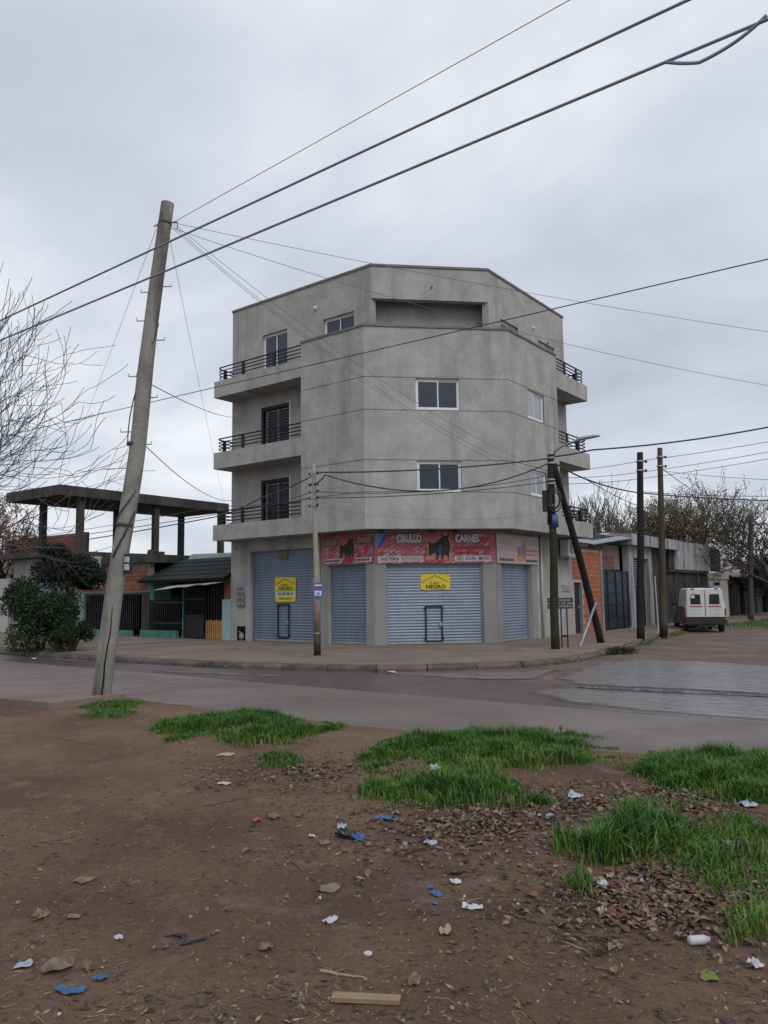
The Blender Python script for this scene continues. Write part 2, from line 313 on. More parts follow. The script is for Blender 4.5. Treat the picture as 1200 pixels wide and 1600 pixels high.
def water_material(r_lo=.16, bumpd=.06):
    """shallow puddle: smooth water broken by silt that pokes through"""
    m = bpy.data.materials.new('puddle_water'); m.use_nodes = True; nt = m.node_tree; N = nt.nodes; L = nt.links; b = N['Principled BSDF']
    tc = N.new('ShaderNodeTexCoord'); mp = N.new('ShaderNodeMapping'); mp.inputs['Scale'].default_value = (.7, 2.4, 1); mp.inputs['Rotation'].default_value = (0,0,radians(20)); L.new(tc.outputs['Object'], mp.inputs[0])
    n = N.new('ShaderNodeTexNoise'); n.inputs['Scale'].default_value = 1.6; n.inputs['Detail'].default_value = 8; n.inputs['Roughness'].default_value = .66; n.inputs['Distortion'].default_value = .5; L.new(mp.outputs[0], n.inputs[0])
    r = N.new('ShaderNodeMapRange'); r.inputs[1].default_value = .58; r.inputs[2].default_value = .64; L.new(n.outputs[0], r.inputs[0])
    mc = N.new('ShaderNodeMix'); mc.data_type = 'RGBA'; L.new(r.outputs[0], mc.inputs[0]); mc.inputs[6].default_value = (.20,.19,.19,1); mc.inputs[7].default_value = (.085,.07,.06,1); L.new(mc.outputs[2], b.inputs['Base Color'])  # pale water base: part of the silver sky reflection is painted in
    rr = N.new('ShaderNodeMapRange'); rr.inputs[3].default_value = r_lo; rr.inputs[4].default_value = .5; L.new(r.outputs[0], rr.inputs[0]); L.new(rr.outputs[0], b.inputs['Roughness'])
    b.inputs['IOR'].default_value = 1.5; b.inputs['Specular IOR Level'].default_value = 1.0
    n2 = N.new('ShaderNodeTexNoise'); n2.inputs['Scale'].default_value = 3.2; n2.inputs['Detail'].default_value = 6; n2.inputs['Distortion'].default_value = .8; L.new(mp.outputs[0], n2.inputs[0])
    ad = N.new('ShaderNodeMath'); ad.operation = 'MULTIPLY_ADD'; ad.inputs[1].default_value = .3; L.new(r.outputs[0], ad.inputs[0]); L.new(n2.outputs[0], ad.inputs[2])
    bp = N.new('ShaderNodeBump'); bp.inputs['Distance'].default_value = bumpd; bp.inputs['Strength'].default_value = .7; L.new(ad.outputs[0], bp.inputs['Height']); L.new(bp.outputs[0], b.inputs['Normal'])
    at = N.new('ShaderNodeAttribute'); at.attribute_name = 'edge'
    n3 = N.new('ShaderNodeTexNoise'); n3.inputs['Scale'].default_value = 2.6; n3.inputs['Detail'].default_value = 7; n3.inputs['Roughness'].default_value = .65; L.new(mp.outputs[0], n3.inputs[0])
    ea = N.new('ShaderNodeMath'); ea.operation = 'MULTIPLY_ADD'; ea.inputs[1].default_value = 1.5; L.new(n3.outputs[0], ea.inputs[0]); L.new(at.outputs['Fac'], ea.inputs[2])
    al = N.new('ShaderNodeMapRange'); al.inputs[1].default_value = 1.02; al.inputs[2].default_value = 1.5; L.new(ea.outputs[0], al.inputs[0]); L.new(al.outputs[0], b.inputs['Alpha'])
    return m
water_m = water_material(); still_m = water_material(.02, .0008)

def fbm(x, y, s, o=4):
    v = 0; a = 1; t = 0
    for i in range(o): v += a*noise.noise(Vector((x*s, y*s, 3.7+i))); t += a; a *= .5; s *= 2.1
    return v/t

# ------------------------------------------------------------------ ground, road, pavements
mb = MB(); mb.add([(-1500,-1500,-.06),(1500,-1500,-.06),(1500,1500,-.06),(-1500,1500,-.06)], [(0,1,2,3)])
tag(mb.build('ground', dirtst_m), kind='structure')

ROAD0, ROAD1, ROADM = -11.6, -5.48, -8.1
mb = MB(); mb.add([(-70,ROAD0,-.03),(70,ROAD0,-.03),(70,-5.0,-.03),(-70,-5.0,-.03)], [(0,1,2,3)])
road = tag(mb.build('road', joint_m), kind='structure')
x = -58.0; sh = 0
while x < 45:
    ln = 4.6
    for (a, b) in ((ROAD0, ROADM-.008), (ROADM+.008, ROAD1)):
        off = .35 if a < -9 else 0
        m2 = MB(); z = R.uniform(-.003, .003)
        m2.box((x+off+.008, a, -.028), (x+off+ln-.008, b, z)); m2.build('slab', road_m if a < -9 else road_wet, road)
    x += ln

KERB = [(-60,-6.78),(-30,-6.78),(-9.8,-6.78),(-6,-6.8),(-3,-6.70),(.4,-6.42),(1.9,-6.12),(3.0,-5.8),(3.9,-5.48),(4.75,-4.95),(5.5,-4.25),(6.05,-3.65),(6.5,-3.05),(6.85,-2.1),(7.0,-1.0),(6.93,.9),(6.67,2.9),(6.35,5.2),(5.72,9.9),(5.25,13.2),(5.0,25),(5.0,90)]
def offs(poly, d):
    o = []
    for i, p in enumerate(poly):
        a = Vector(poly[max(i-1,0)]); b = Vector(poly[min(i+1,len(poly)-1)]); t = (b-a).normalized()
        o.append((p[0]-t.y*d, p[1]+t.x*d))
    return o
inner = offs(KERB, .16)
PAV = .15
mb = MB()
top = inner+[(-10,90),(-10,14),(-60,14)]
mb.prism(top, -.05, PAV)
pav = tag(mb.build('pavement', pav_m), kind='structure')
# kerb stones follow the edge, each with its own slight misalignment
def along(poly, step):
    pts = []; acc = 0; cur = Vector(poly[0]); pts.append(cur.copy())
    for q in poly[1:]:
        q = Vector(q); d = (q-cur).length
        while acc+d >= step:
            cur = cur+(q-cur).normalized()*(step-acc); d = (q-cur).length; acc = 0; pts.append(cur.copy())
        acc += d; cur = q
    return pts
kp = [p for p in along(KERB, 1.15) if p.x > -34 and p.y < 40]
for a, b in zip(kp, kp[1:]):
    t = (b-a).normalized(); nn = Vector((-t.y, t.x)); j = R.uniform(-.018,.018); h = PAV+R.uniform(-.03,.012)
    if a.y > 4: h -= .05+R.uniform(0,.05)
    a2 = a+t*.012; b2 = b-t*.012
    m2 = MB(); vs = []; ns = 7
    for k in range(ns+1):
        p = a2.lerp(b2,k/ns); e1 = R.uniform(-.02,.02); hz = h+R.uniform(-.022,.008); o1 = R.uniform(0,.035)
        for (dn,z) in ((j+e1*.5,-.05),(j+e1,h*.45),(j+.012+o1,hz-.02),(j+.045+o1,hz),(.18,h-.004),(.18,-.05)):
            v = p+nn*dn; vs.append((v.x,v.y,z))
    m2.add(vs, [(k*6+i,(k+1)*6+i,(k+1)*6+i+1,k*6+i+1) for k in range(ns) for i in range(5)]+[(5,4,3,2,1,0),tuple(ns*6+i for i in range(6))])
    m2.build('kerb_stone', kerb_m, pav)
# raised, cracked driveway slabs before the gated house
for (x0,x1,y0,y1,z1) in ((-16.4,-12.6,-6.5,-.6,.172),(-12.45,-7.6,-6.45,-.5,.185),(-7.45,-2.9,-6.4,-2.9,.166)):
    m2 = MB(); m2.box((x0,y0,.1),(x1,y1,z1)); m2.build('paving_slab', pav_m, pav)

# side street (bare earth) behind the concrete road's edge
mb = MB(); nx, ny = 60, 110
vs = []
for j in range(ny+1):
    y = -5.475+ (j/ny)**1.8*95
    for i in range(nx+1):
        x = 4.6+i/nx*30
        z = .012+.035*fbm(x,y,.55)+.012*fbm(x,y,2.2)
        t = min(1,max(0,(y+.2)/1.6)); z = -.007*(1-t)+z*t
        vs.append((x,y,z))
mb.add(vs, [(j*(nx+1)+i, j*(nx+1)+i+1, (j+1)*(nx+1)+i+1, (j+1)*(nx+1)+i) for j in range(ny) for i in range(nx)])
tag(mb.build('dirt_street', dirtst_m, smooth=True), kind='structure')

def blob(pts, z, name, label, amp=.12, mat=None, inset=.45):
    """sheet of water over a polygon; vertex attribute edge = 0 at the rim, 1 from inset metres inwards"""
    P = [Vector(p) for p in pts]; n = len(P)
    def sdist(q):
        d = 1e9; ins = False
        for i in range(n):
            a, b = P[i], P[(i+1)%n]; ab = b-a; t = max(0,min(1,(q-a).dot(ab)/ab.length_squared)); d = min(d,(q-a-ab*t).length)
            if (a.y > q.y) != (b.y > q.y) and q.x < (b.x-a.x)*(q.y-a.y)/(b.y-a.y)+a.x: ins = not ins
        return (d if ins else -d)+noise.noise(Vector((q.x*1.7,q.y*1.7,9)))*amp
    st = min(.14, inset*.5); x0, x1 = min(p.x for p in P)-amp, max(p.x for p in P)+amp; y0, y1 = min(p.y for p in P)-amp, max(p.y for p in P)+amp
    nx, ny = int((x1-x0)/(st*1.6))+1, int((y1-y0)/st)+1; val = {}
    for jj in range(ny+1):
        for ii in range(nx+1): val[ii,jj] = sdist(Vector((x0+ii*st*1.6, y0+jj*st)))
    idx = {}; vs = []; ed = []; fs = []
    for jj in range(ny):
        for ii in range(nx):
            c = [(ii,jj),(ii+1,jj),(ii+1,jj+1),(ii,jj+1)]
            if max(val[k] for k in c) <= 0: continue
            f = []
            for k in c:
                if k not in idx: idx[k] = len(vs); vs.append((x0+k[0]*st*1.6, y0+k[1]*st, z)); ed.append(min(1,max(0,val[k]/inset)))
                f.append(idx[k])
            fs.append(f)
    mb = MB(); mb.add(vs, fs); o = mb.build(name, mat or water_m)
    o.data.attributes.new('edge','FLOAT','POINT').data.foreach_set('value', ed); return tag(o, label, None, None, 'structure')
blob([(7.5,-2.0),(7.35,-.6),(7.9,.55),(9.2,.9),(11,.45),(14,.3),(19,1.2),(24,.5),(24,-5.38),(14,-5.3),(11.9,-5.25),(10.4,-5.33),(8.9,-5.5),(8.0,-4.6),(7.75,-3.2)], .006, 'puddle_water', None)
blob([(8.7,-5.9),(9.9,-5.72),(12,-5.64),(24,-5.5),(24,-8.05),(16,-8.05),(12.6,-8.05),(11.0,-8.05),(9.9,-7.85),(8.6,-7.0)], .0075, 'puddle_water', None)
blob([(5.2,-5.1),(6.6,-3.9),(7.25,-2.6),(7.6,-3.1),(8.0,-4.7),(7.6,-5.35),(6.5,-5.7),(5.4,-5.65)], .007, 'puddle_water', None, inset=.3)
blob([(9.05,-5.50),(9.9,-5.42),(10.8,-5.30),(11.7,-5.20),(12.4,-5.12),(12.4,-5.42),(11.75,-5.52),(10.7,-5.66),(9.8,-5.76),(9.1,-5.78)], .0095, 'gutter_water', None, amp=.015, mat=still_m, inset=.05)
blob([(5.6,-4.75),(6.6,-4.05),(7.3,-3.3),(7.5,-3.8),(7.3,-4.5),(6.6,-4.9)], .0095, 'gutter_water', None, amp=.05, mat=still_m, inset=.15)
blob([(-.8,-7.6),(.7,-7.3),(2.4,-7.0),(3.3,-6.75),(3.0,-7.15),(1.6,-7.5),(.2,-7.85)], .007, 'puddle_water', None, inset=.15)
for p in ((-6,-6.95),(-14,-6.98)):
    blob([(p[0]-2.5,p[1]-.1),(p[0],p[1]+.05),(p[0]+2.5,p[1]+.06),(p[0]+1,p[1]-.3)], .007, 'puddle_water', None, amp=.05, inset=.08)

# the dirt lot in front: real relief, its ragged edge rides over the road slab
def lot_z(x, y):
    edge = -10.85+.22*fbm(x,0,.45)+.10*fbm(x,y,1.6)-.02*(x-8)*(-1 if x<8 else -.55)*.6
    if x > 11: edge += (x-11)*.18
    d = edge-y
    base = -.02 + .085*(1-math.exp(-max(0,d)/.7)) - (.05 if d < 0 else 0)
    k = min(1, max(0,d)/.8)
    return base + k*(.045*fbm(x,y,.55)+.022*fbm(x,y,2.3,3)+.013*fbm(x,y,6,3))
mb = MB(); x0,x1,y0,y1 = -4.0,23.0,-20.5,-9.6; st = .075
nx = int((x1-x0)/st); ny = int((y1-y0)/st)
vs = [(x0+i*st, y0+j*st, lot_z(x0+i*st, y0+j*st)) for j in range(ny+1) for i in range(nx+1)]
mb.add(vs, [(j*(nx+1)+i, j*(nx+1)+i+1, (j+1)*(nx+1)+i+1, (j+1)*(nx+1)+i) for j in range(ny) for i in range(nx)])
tag(mb.build('dirt_lot', dirt_m, smooth=True, org=(0,0,0)), kind='structure')
def GL(px, py):
    """pixel -> point on the uneven lot"""
    z = .04
    for i in range(5): p = G(px,py,z); z = lot_z(p.x,p.y)
    return Vector((p.x,p.y,z))
# old pavement slab by the leaning pole
pp = [G(-260,1072,.12),G(40,1073,.12),G(186,1081,.12),G(196,1088,.12),G(80,1103,.12),G(-20,1094,.12),G(-260,1085,.12)]
mb = MB(); mb.prism([(p.x,p.y) for p in pp], -.05, .165)
tag(mb.build('old_pavement', pav_m), kind='structure')

# ------------------------------------------------------------------ corner building
W2 = 3.9001; K = W2/sqrt(2); OV = .8645; T8 = tan(pi/8)*OV
XL, YR = -6.65, 8.55            # left end of the left facade, far end of the right facade
FLd = Fr((0,0,0),(1,0,0),(0,-1,0)); FCh = Fr((0,0,0),(1,1,0),(1,-1,0)); FRt = Fr((K,0,0),(0,1,0),(1,0,0))
Z0 = PAV-.02; ZS = 3.70; ZPAR = 10.03; ZTOP = 12.36
bld = thing('corner_building', 'four-storey grey cement corner building with chamfered front and balconies', 'building', (K/2, K/2+2, PAV))
GROOVES = (4.83, 5.82, 7.385, 8.42)
FLOORS = (4.05, 6.68, 9.30)
# openings
H_L = [(-5.65,-2.47,0,3.30),(-1.92,-.34,0,2.68),(-5.11,-3.69,FLOORS[0],5.80),(-5.11,-3.69,FLOORS[1],8.44),(-5.05,-3.79,FLOORS[2],11.12),(-2.09,-.73,9.95,11.03)]
H_C = [(.36,3.46,0,2.67),(-.01,W2+.01,9.3,11.28)]
H_R = [(3.10,5.17,0,2.66),(3.55,4.82,9.95,10.95),(6.35,7.70,FLOORS[2],10.93)]
for Fm, s0, s1, H in ((FLd,XL,0,H_L),(FCh,0,W2,H_C),(FRt,K,YR,H_R)):
    mb = MB(Fm); mb.wall(s0,s1,Z0,ZTOP,0,.24,H); mb.build('wall', cement, bld)
mb = MB(); mb.box((XL,.241,Z0),(XL+.2,YR,ZTOP)); mb.box((XL,YR-.2,Z0),(K-.241,YR,ZTOP)); mb.build('rear_wall', cement, bld)
poly_in = [(XL+.1,.12),(-.03,.12),(K-.12,K+.03),(K-.12,YR-.1),(XL+.1,YR-.1)]
mb = MB(); mb.prism(poly_in, ZTOP-.35, ZTOP-.12); mb.build('roof', roof_m, bld)
for z in (3.72, 6.35, 8.98):
    mb = MB(); mb.prism([(XL+.21,.25),(-.12,.25),(K-.25,K+.14),(K-.25,YR-.21),(XL+.21,YR-.21)], z, z+.25); mb.build('floor_slab', soffit_m, bld)
# top-floor corner terrace: recessed back wall and its side cheeks
mb = MB(FCh); mb.wall(-.27,W2+.27,9.24,ZTOP-.36,-.62,.15); mb.build('terrace_wall', cement, bld)
# coping
def offpoly(d):
    t = tan(pi/8)*d
    return [(XL,-d),(t,-d),(K+d,K-t),(K+d,YR)]
def band(d0, d1, z0, z1, mat, name, xl=None, yr=None):
    a = offpoly(d0); b = offpoly(d1)
    if xl is not None: a[0] = (xl,a[0][1]); b[0] = (xl,b[0][1])
    if yr is not None: a[3] = (a[3][0],yr); b[3] = (b[3][0],yr)
    mb = MB()
    for i in range(3):
        q = [a[i],a[i+1],b[i+1],b[i]]; mb.prism(q, z0, z1)
    return mb.build(name, mat, bld, weld=False)
band(.035,-.26,ZTOP,ZTOP+.075,coping_m,'coping',XL-.03,YR+.03)
XB, YB = -2.31, 5.91            # ends of the projecting volume
# projecting volume: stacked cement bands with recessed joints
W_C = [(2.505-.02-.0,0,0,0)]
sC = lambda x, y: (x+y)/sqrt(2)
hC = [(1.26,2.66,4.83,5.80),(1.26,2.66,7.40,8.40)]
hR = [(3.65,4.86,4.86,5.72),(3.65,4.86,7.42,8.38)]
zz = [ZS]+list(GROOVES)+[ZPAR]
for Fm, s0, s1, H in ((FLd,XB,T8,[]),(FCh,-T8,W2+T8,hC),(FRt,K-T8,YB,hR)):
    mb = MB(Fm)
    for a, b in zip(zz, zz[1:]): mb.wall(s0,s1,a+(.011 if a != ZS else 0),b-(.011 if b != ZPAR else 0),OV,.12,H)
    mb.wall(s0+.03,s1-.03,ZS+.02,ZPAR-.02,OV-.025,.12,H); mb.build('wall', cement, bld)
mb = MB(); mb.box((XB+.002,-OV+.012,ZS+.02),(XB+.14,-.002,ZPAR-.002)); mb.build('cheek_wall', cement, bld); mb = MB(); mb.box((K+.002,YB-.14,ZS+.02),(K+OV-.012,YB-.002,ZPAR-.002)); mb.build('cheek_wall', cement, bld)
band(OV+.035,OV-.16,ZPAR,ZPAR+.07,coping_m,'coping',XB-.02,YB+.02)
band(OV-.013,.002,ZS+.012,ZS+.14,soffit_m,'soffit',XB+.15,YB-.15)
band(OV-.15,.003,9.0,9.2,soffit_m,'terrace_floor',XB+.15,YB-.15)
# balconies
for z0, z1 in ((ZS,4.25),(6.28,6.87),(8.90,9.50)):
    mb = MB(); e = .001 if z0 == ZS else 0
    mb.box((XL,-OV+e,z0),(XB-.003,-OV+.1,z1)); mb.box((XL,-OV+.101,z0),(XL+.1,-.003,z1)); mb.box((XL+.101,-OV+.101,z0),(XB-.003,-.003,z0+.2))
    mb.build('balcony', cement, bld)
    mb = MB()
    mb.box((K+OV-.1,YB+.003,z0),(K+OV-e,YR+.04,z1)); mb.box((K+.003,YR-.06,z0),(K+OV-.101,YR+.04,z1)); mb.box((K+.003,YB+.003,z0),(K+OV-.101,YR-.061,z0+.2))
    mb.build('balcony', cement, bld)
    # railing: four pipes bent round the free corner, flat plate posts
    def railpath(side, z):
        if side == 0: A = [(XB,-OV+.06)]; c = Vector((XL+.07,-OV+.06)); dirs = (Vector((-1,0)),Vector((0,1))); end = (XL+.07,-.01)
        else: A = [(K+OV-.06,YB)]; c = Vector((K+OV-.06,YR-.05)); dirs = (Vector((0,1)),Vector((-1,0))); end = (K+.01,YR-.05)
        r = .24; p = [Vector(A[0])]
        cc = c-dirs[0]*r+dirs[1]*r
        for k in range(7):
            a = k/6*pi/2; p.append(cc+dirs[0]*r*sin(a)-dirs[1]*r*cos(a))
        p.append(Vector(end)); return [(q.x,q.y,z) for q in p]
    for side in (0,1):
        mb = MB(); mb.tube(railpath(side,z1+.50), .026, 8); top = mb.build('railing', rail_m, bld, smooth=True)
        for k in range(3):
            mb = MB(); mb.tube(railpath(side,z1+.13+k*.122), .02, 6); mb.build('rail', rail_m, top, smooth=True)
        if side == 0: posts = [(-3.62,-OV+.06,0),(-5.17,-OV+.06,0),(XL+.075,-.42,1)]
        else: posts = [(K+OV-.06,6.75,1),(K+OV-.06,7.75,1),(K+.42,YR-.05,0)]
        for (x,y,ax) in posts:
            mb = MB(); hx, hy = ((.07,.018) if ax == 0 else (.018,.07)); mb.box((x-hx,y-hy,z1-.03),(x+hx,y+hy,z1+.47)); mb.build('post', rail_m, top)

def window(Fm, s0, s1, z0, z1, n, gl=glass_m, sill=True, open_=.5):
    """two-leaf sliding aluminium window set back in its opening"""
    mb = MB(Fm); t = .05
    mb.box((s0,n-.06,z0),(s0+t,n,z1)); mb.box((s1-t,n-.06,z0),(s1,n,z1)); mb.box((s0+t,n-.06,z1-t),(s1-t,n,z1)); mb.box((s0+t,n-.06,z0),(s1-t,n,z0+t))
    wn = mb.build('window', white_al, bld)
    m = s0+(s1-s0)*open_
    for (a,b,dn) in ((s0+t,m+.03,-.012),(m-.03,s1-t,-.034)):
        mb = MB(Fm); f = .038; y0, y1 = n+dn-.018, n+dn
        mb.box((a,y0,z0+t),(a+f,y1,z1-t)); mb.box((b-f,y0,z0+t),(b,y1,z1-t)); mb.box((a+f,y0,z1-t-f),(b-f,y1,z1-t)); mb.box((a+f,y0,z0+t),(b-f,y1,z0+t+f)); mb.build('sash', white_al, wn)
        mb = MB(Fm); mb.box((a+f,y0+.005,z0+t+f),(b-f,y1-.006,z1-t-f)); mb.build('pane', gl, wn)
    if sill:
        mb = MB(Fm); mb.box((s0-.03,n-.05,z0-.035),(s1+.03,n+.06,z0-.003)); mb.build('sill', white_al, wn)
    return wn
for z0,z1 in ((4.83,5.80),(7.40,8.40)): window(FCh,1.26,2.66,z0+.014,z1-.003,OV-.055,sill=False)
window(FRt,3.65,4.86,4.875,5.718,OV-.05,glass_b,sill=False,open_=.42); window(FRt,3.65,4.86,7.435,8.378,OV-.05,glass_b,sill=False,open_=.42)
window(FLd,-5.05,-3.79,FLOORS[2]+.003,11.118,-.09,sill=False); window(FLd,-2.09,-.73,9.953,11.028,-.09,sill=False)
window(FRt,3.55,4.82,9.953,10.948,-.09); window(FRt,6.35,7.70,FLOORS[2]+.003,10.928,-.09,sill=False)
# louvred black doors of the two lower balconies
for zf, zt in ((FLOORS[0],5.80),(FLOORS[1],8.44)):
    mb = MB(FLd); s0, s1 = -5.11, -3.69
    mb.box((s0,-.12,zf),(s0+.09,-.05,zt)); mb.box((s1-.06,-.12,zf),(s1,-.05,zt)); mb.box((s0+.09,-.12,zt-.10),(s1-.06,-.05,zt)); d = mb.build('balcony_door', black_grille, bld)
    mb = MB(FLd); mb.box((s0+.09,-.16,zf),(s1-.06,-.14,zt-.1)); mb.build('pane', glass_m, d)
    for c in (s0+.22, s0+.80): 
        mb = MB(FLd); mb.box((c,-.10,zf+.02),(c+.016,-.06,zt-.12)); mb.build('stile', galv, d)
    nsl = 15; dz = (zt-zf-.2)/nsl
    for k in range(nsl):
        z = zf+.06+k*dz
        mb = MB(FLd); mb.box((s0+.27,-.115,z),(s0+.77,-.10,z+dz*.55)); mb.box((s0+.86,-.115,z),(s1-.08,-.10,z+dz*.55)); mb.build('slat', black_grille, d)
    mb = MB(FLd); mb.box((s1+.005,-.0,zf),(s1+.05,.012,zt+.06)); mb.build('architrave', white_al, d)

# roller shutters: one corrugated curtain each, guides, bottom bar, wicket door
def shutter(Fm, s0, s1, z1, n, mat, door=None, label=None):
    mb = MB(Fm); pitch = .092; zb = PAV+.075; k = int((z1-zb)/pitch*6)
    vs = []; fs = []
    for i in range(k+1):
        z = zb+(z1-zb)*i/k; ph = (z-zb)/pitch*2*pi; d = .017*(abs(sin(ph/2))**.7)*1.6-.014
        vs += [(s0+.03,n+d,z),(s1-.03,n+d,z)]
    mb.add(vs, [(2*i,2*i+1,2*i+3,2*i+2) for i in range(k)])
    o = mb.build('roller_shutter', mat, bld, smooth=True)
    mb = MB(Fm); mb.box((s0+.002,n-.05,PAV+.01),(s0+.055,n+.04,z1)); mb.build('guide', mat, o)
    mb = MB(Fm); mb.box((s1-.055,n-.05,PAV+.01),(s1-.002,n+.04,z1)); mb.build('guide', mat, o)
    mb = MB(Fm); mb.box((s0+.06,n-.02,PAV+.012),(s1-.06,n+.025,PAV+.085)); mb.build('bottom_bar', galv, o)
    if door:
        a, b, c, d = door; t = .045; nn = n+.03
        mb = MB(Fm); mb.box((a,nn,c),(a+t,nn+.03,d)); mb.box((b-t,nn,c),(b,nn+.03,d)); mb.box((a+t,nn,d-t),(b-t,nn+.03,d)); mb.box((a+t,nn,c),(b-t,nn+.03,c+t))
        for (ss,z) in ((a-.035,d-.12),(b,d-.12),(a-.035,c+.08),(b,c+.08)): mb.box((ss,nn,z),(ss+.035,nn+.025,z+.07))
        w = mb.build('wicket_door', black_steel, o)
        mb = MB(Fm); zc = (c+d)/2-.02; mb.box((b-.11,nn+.031,zc-.06),(b-.02,nn+.055,zc+.05)); mb.build('lock', galv, w)
    return o
shutter(FLd,-5.65,-2.47,3.30,-.17,zinc,(-4.38,-3.83,.27,1.44))
shutter(FLd,-1.92,-.34,2.68,-.17,zinc)
shutter(FCh,.36,3.46,2.67,-.12,zinc_lit,(1.60,2.16,.22,1.35))
shutter(FRt,3.10,5.17,2.66,-.17,zinc_lit)
mb = MB(FLd); mb.box((-5.65,-.3,Z0),(-2.47,-.241,3.3)); mb.box((-1.92,-.3,Z0),(-.34,-.241,2.7)); mb.T = FCh; mb.box((.36,-.3,Z0),(3.46,-.241,2.7)); mb.T = FRt; mb.box((3.1,-.3,Z0),(5.17,-.241,2.7)); mb.build('shutter_box', dark_in, bld)
# corner piers slightly darker render
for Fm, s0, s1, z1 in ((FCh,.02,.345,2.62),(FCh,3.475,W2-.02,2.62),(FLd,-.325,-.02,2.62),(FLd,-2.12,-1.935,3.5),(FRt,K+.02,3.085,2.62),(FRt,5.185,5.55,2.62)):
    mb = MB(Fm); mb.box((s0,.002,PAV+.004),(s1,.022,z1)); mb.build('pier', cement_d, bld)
# downpipes, meters, lamps, weep pipes
mb = MB(FLd); mb.tube([(-2.27,.06,PAV),(-2.27,.06,3.69)], .045, 8); mb.build('downpipe', pvc, bld, smooth=True)
mb = MB(FRt); mb.tube([(5.86,.06,PAV),(5.86,.06,3.69)], .05, 8); mb.build('downpipe', pvc, bld, smooth=True)
mb = MB(FLd); mb.box((-6.28,.002,1.86),(-5.90,.05,2.22)); mt = mb.build('meter_cabinet', meter_g, bld)
for i in range(3):
    mb = MB(FLd); mb.box((-6.25+i*.115,.05,1.91),(-6.16+i*.115,.06,2.05)); mb.build('cover', meter_m, mt)
mb = MB(FLd); mb.box((-6.27,.002,1.34),(-5.89,.045,1.80)); mt = mb.build('meter_cabinet', meter_m, bld)
for i in range(2):
    for j in range(2):
        mb = MB(FLd); mb.lathe([(.055,0),(.05,.02)], 10); 
        mb.v = [FLd((-6.17+i*.19+(v.x), .047+v.z, 1.46+j*.22+v.y)) for v in [Vector((p.x,-p.y,p.z)) if False else p for p in [Vector((cos(2*pi*q/10)*r_,sin(2*pi*q/10)*r_,h_)) for (r_,h_) in ((.055,0),(.05,.02)) for q in range(10)]]]
        mb.build('meter', meter_g, mt)
mb = MB(FLd); mb.box((-6.27,.002,PAV+.02),(-5.87,.03,.66)); gb = mb.build('gas_cabinet', dark_in, bld)
mb = MB(FLd); mb.tube([(-6.0,.06,.16),(-6.0,.06,.42),(-6.12,.06,.47)], .022, 6); mb.box((-6.08,.031,.24),(-5.93,.1,.4)); mb.build('gas_valve', meter_g, gb)
mb = MB(FRt)
for i in range(4): mb.box((7.62+i*.165,.002,1.76),(7.75+i*.165,.05,1.99))
mb.build('meter_cabinet', meter_g, bld)
for Fm, s, z in ((FLd,-2.41,11.5),(FRt,5.9,11.22)):
    mb = MB(Fm); mb.tube([(s,.0,z),(s,.09,z),(s,.1,z-.03)], .045, 8); mb.box((s-.06,.002,z+.03),(s+.06,.05,z+.09)); mb.build('wall_lamp', white_al, bld)
for Fm, s, z in ((FRt,7.1,11.0),(FCh,2.0,11.72),(FLd,-6.35,3.45)):
    mb = MB(Fm); mb.tube([(s,-.01,z),(s,.07,z-.01)], .035, 8); mb.build('weep_pipe', meter_m, bld)

# air conditioner on its bracket
ac = thing('air_conditioner', 'white air conditioner outdoor unit on a wall bracket beside the brick wall', 'air conditioner', (K+.2,7.8,2.95))
mb = MB(FRt); mb.box((7.35,.10,3.02),(8.22,.42,3.62)); mb.build('casing', M('ac_white', (.42,.43,.43), (.34,.35,.35), 4, .5), ac)
mb = MB(FRt); mb.v = []; 
for i in range(24):
    a = 2*pi*i/24
mb.plate([(7.70+.23*cos(2*pi*i/24),3.32+.23*sin(2*pi*i/24)) for i in range(24)], .421, .432); mb.build('fan_grille', meter_m, ac)
mb = MB(FRt); mb.box((8.0,.421,3.1),(8.18,.428,3.55)); mb.build('side_panel', meter_g, ac)
mb = MB(FRt); mb.box((7.3,.0,2.96),(8.3,.46,3.0)); mb.box((7.45,.0,2.72),(7.49,.03,2.96)); mb.box((8.08,.0,2.72),(8.12,.03,2.96)); mb.build('bracket', galv, ac)

# ------------------------------------------------------------------ lettering helper
def text(Fm, body, s0, s1, z0, z1, n, mat, parent, bold=.0, name='lettering', depth=.003):
    cu = bpy.data.curves.new('txt', 'FONT'); cu.body = body; cu.size = 1; cu.offset = bold; cu.resolution_u = 2
    ob = bpy.data.objects.new('txt', cu); COL.objects.link(ob); dg = bpy.context.evaluated_depsgraph_get()
    me = bpy.data.meshes.new_from_object(ob.evaluated_get(dg)); bpy.data.objects.remove(ob); 
    xs = [v.co.x for v in me.vertices]; ys = [v.co.y for v in me.vertices]
    ax, bx, ay, by = min(xs), max(xs), min(ys), max(ys)
    og = ORG[parent.name]
    for v in me.vertices:
        p = Fm((s0+(v.co.x-ax)/(bx-ax)*(s1-s0), n+depth, z0+(v.co.y-ay)/(by-ay)*(z1-z0))); v.co = p-og
    me.materials.append(mat); o = bpy.data.objects.new(name, me); COL.objects.link(o); o.parent = parent; ORG[o.name] = og
    return o
def flat(name, c, rough=.55): return M(name, c, tuple(x*.85 for x in c), 6, rough, fine=.05)
ink_w = flat('ink_white', (.60,.60,.58)); ink_k = flat('ink_black', (.012,.012,.014)); ink_navy = flat('ink_navy', (.02,.025,.07))
ink_o = flat('ink_orange', (.60,.26,.06)); ink_p = flat('ink_pink', (.50,.17,.14)); ink_g = flat('ink_green', (.08,.22,.03)); ink_r = flat('ink_red', (.33,.035,.045))
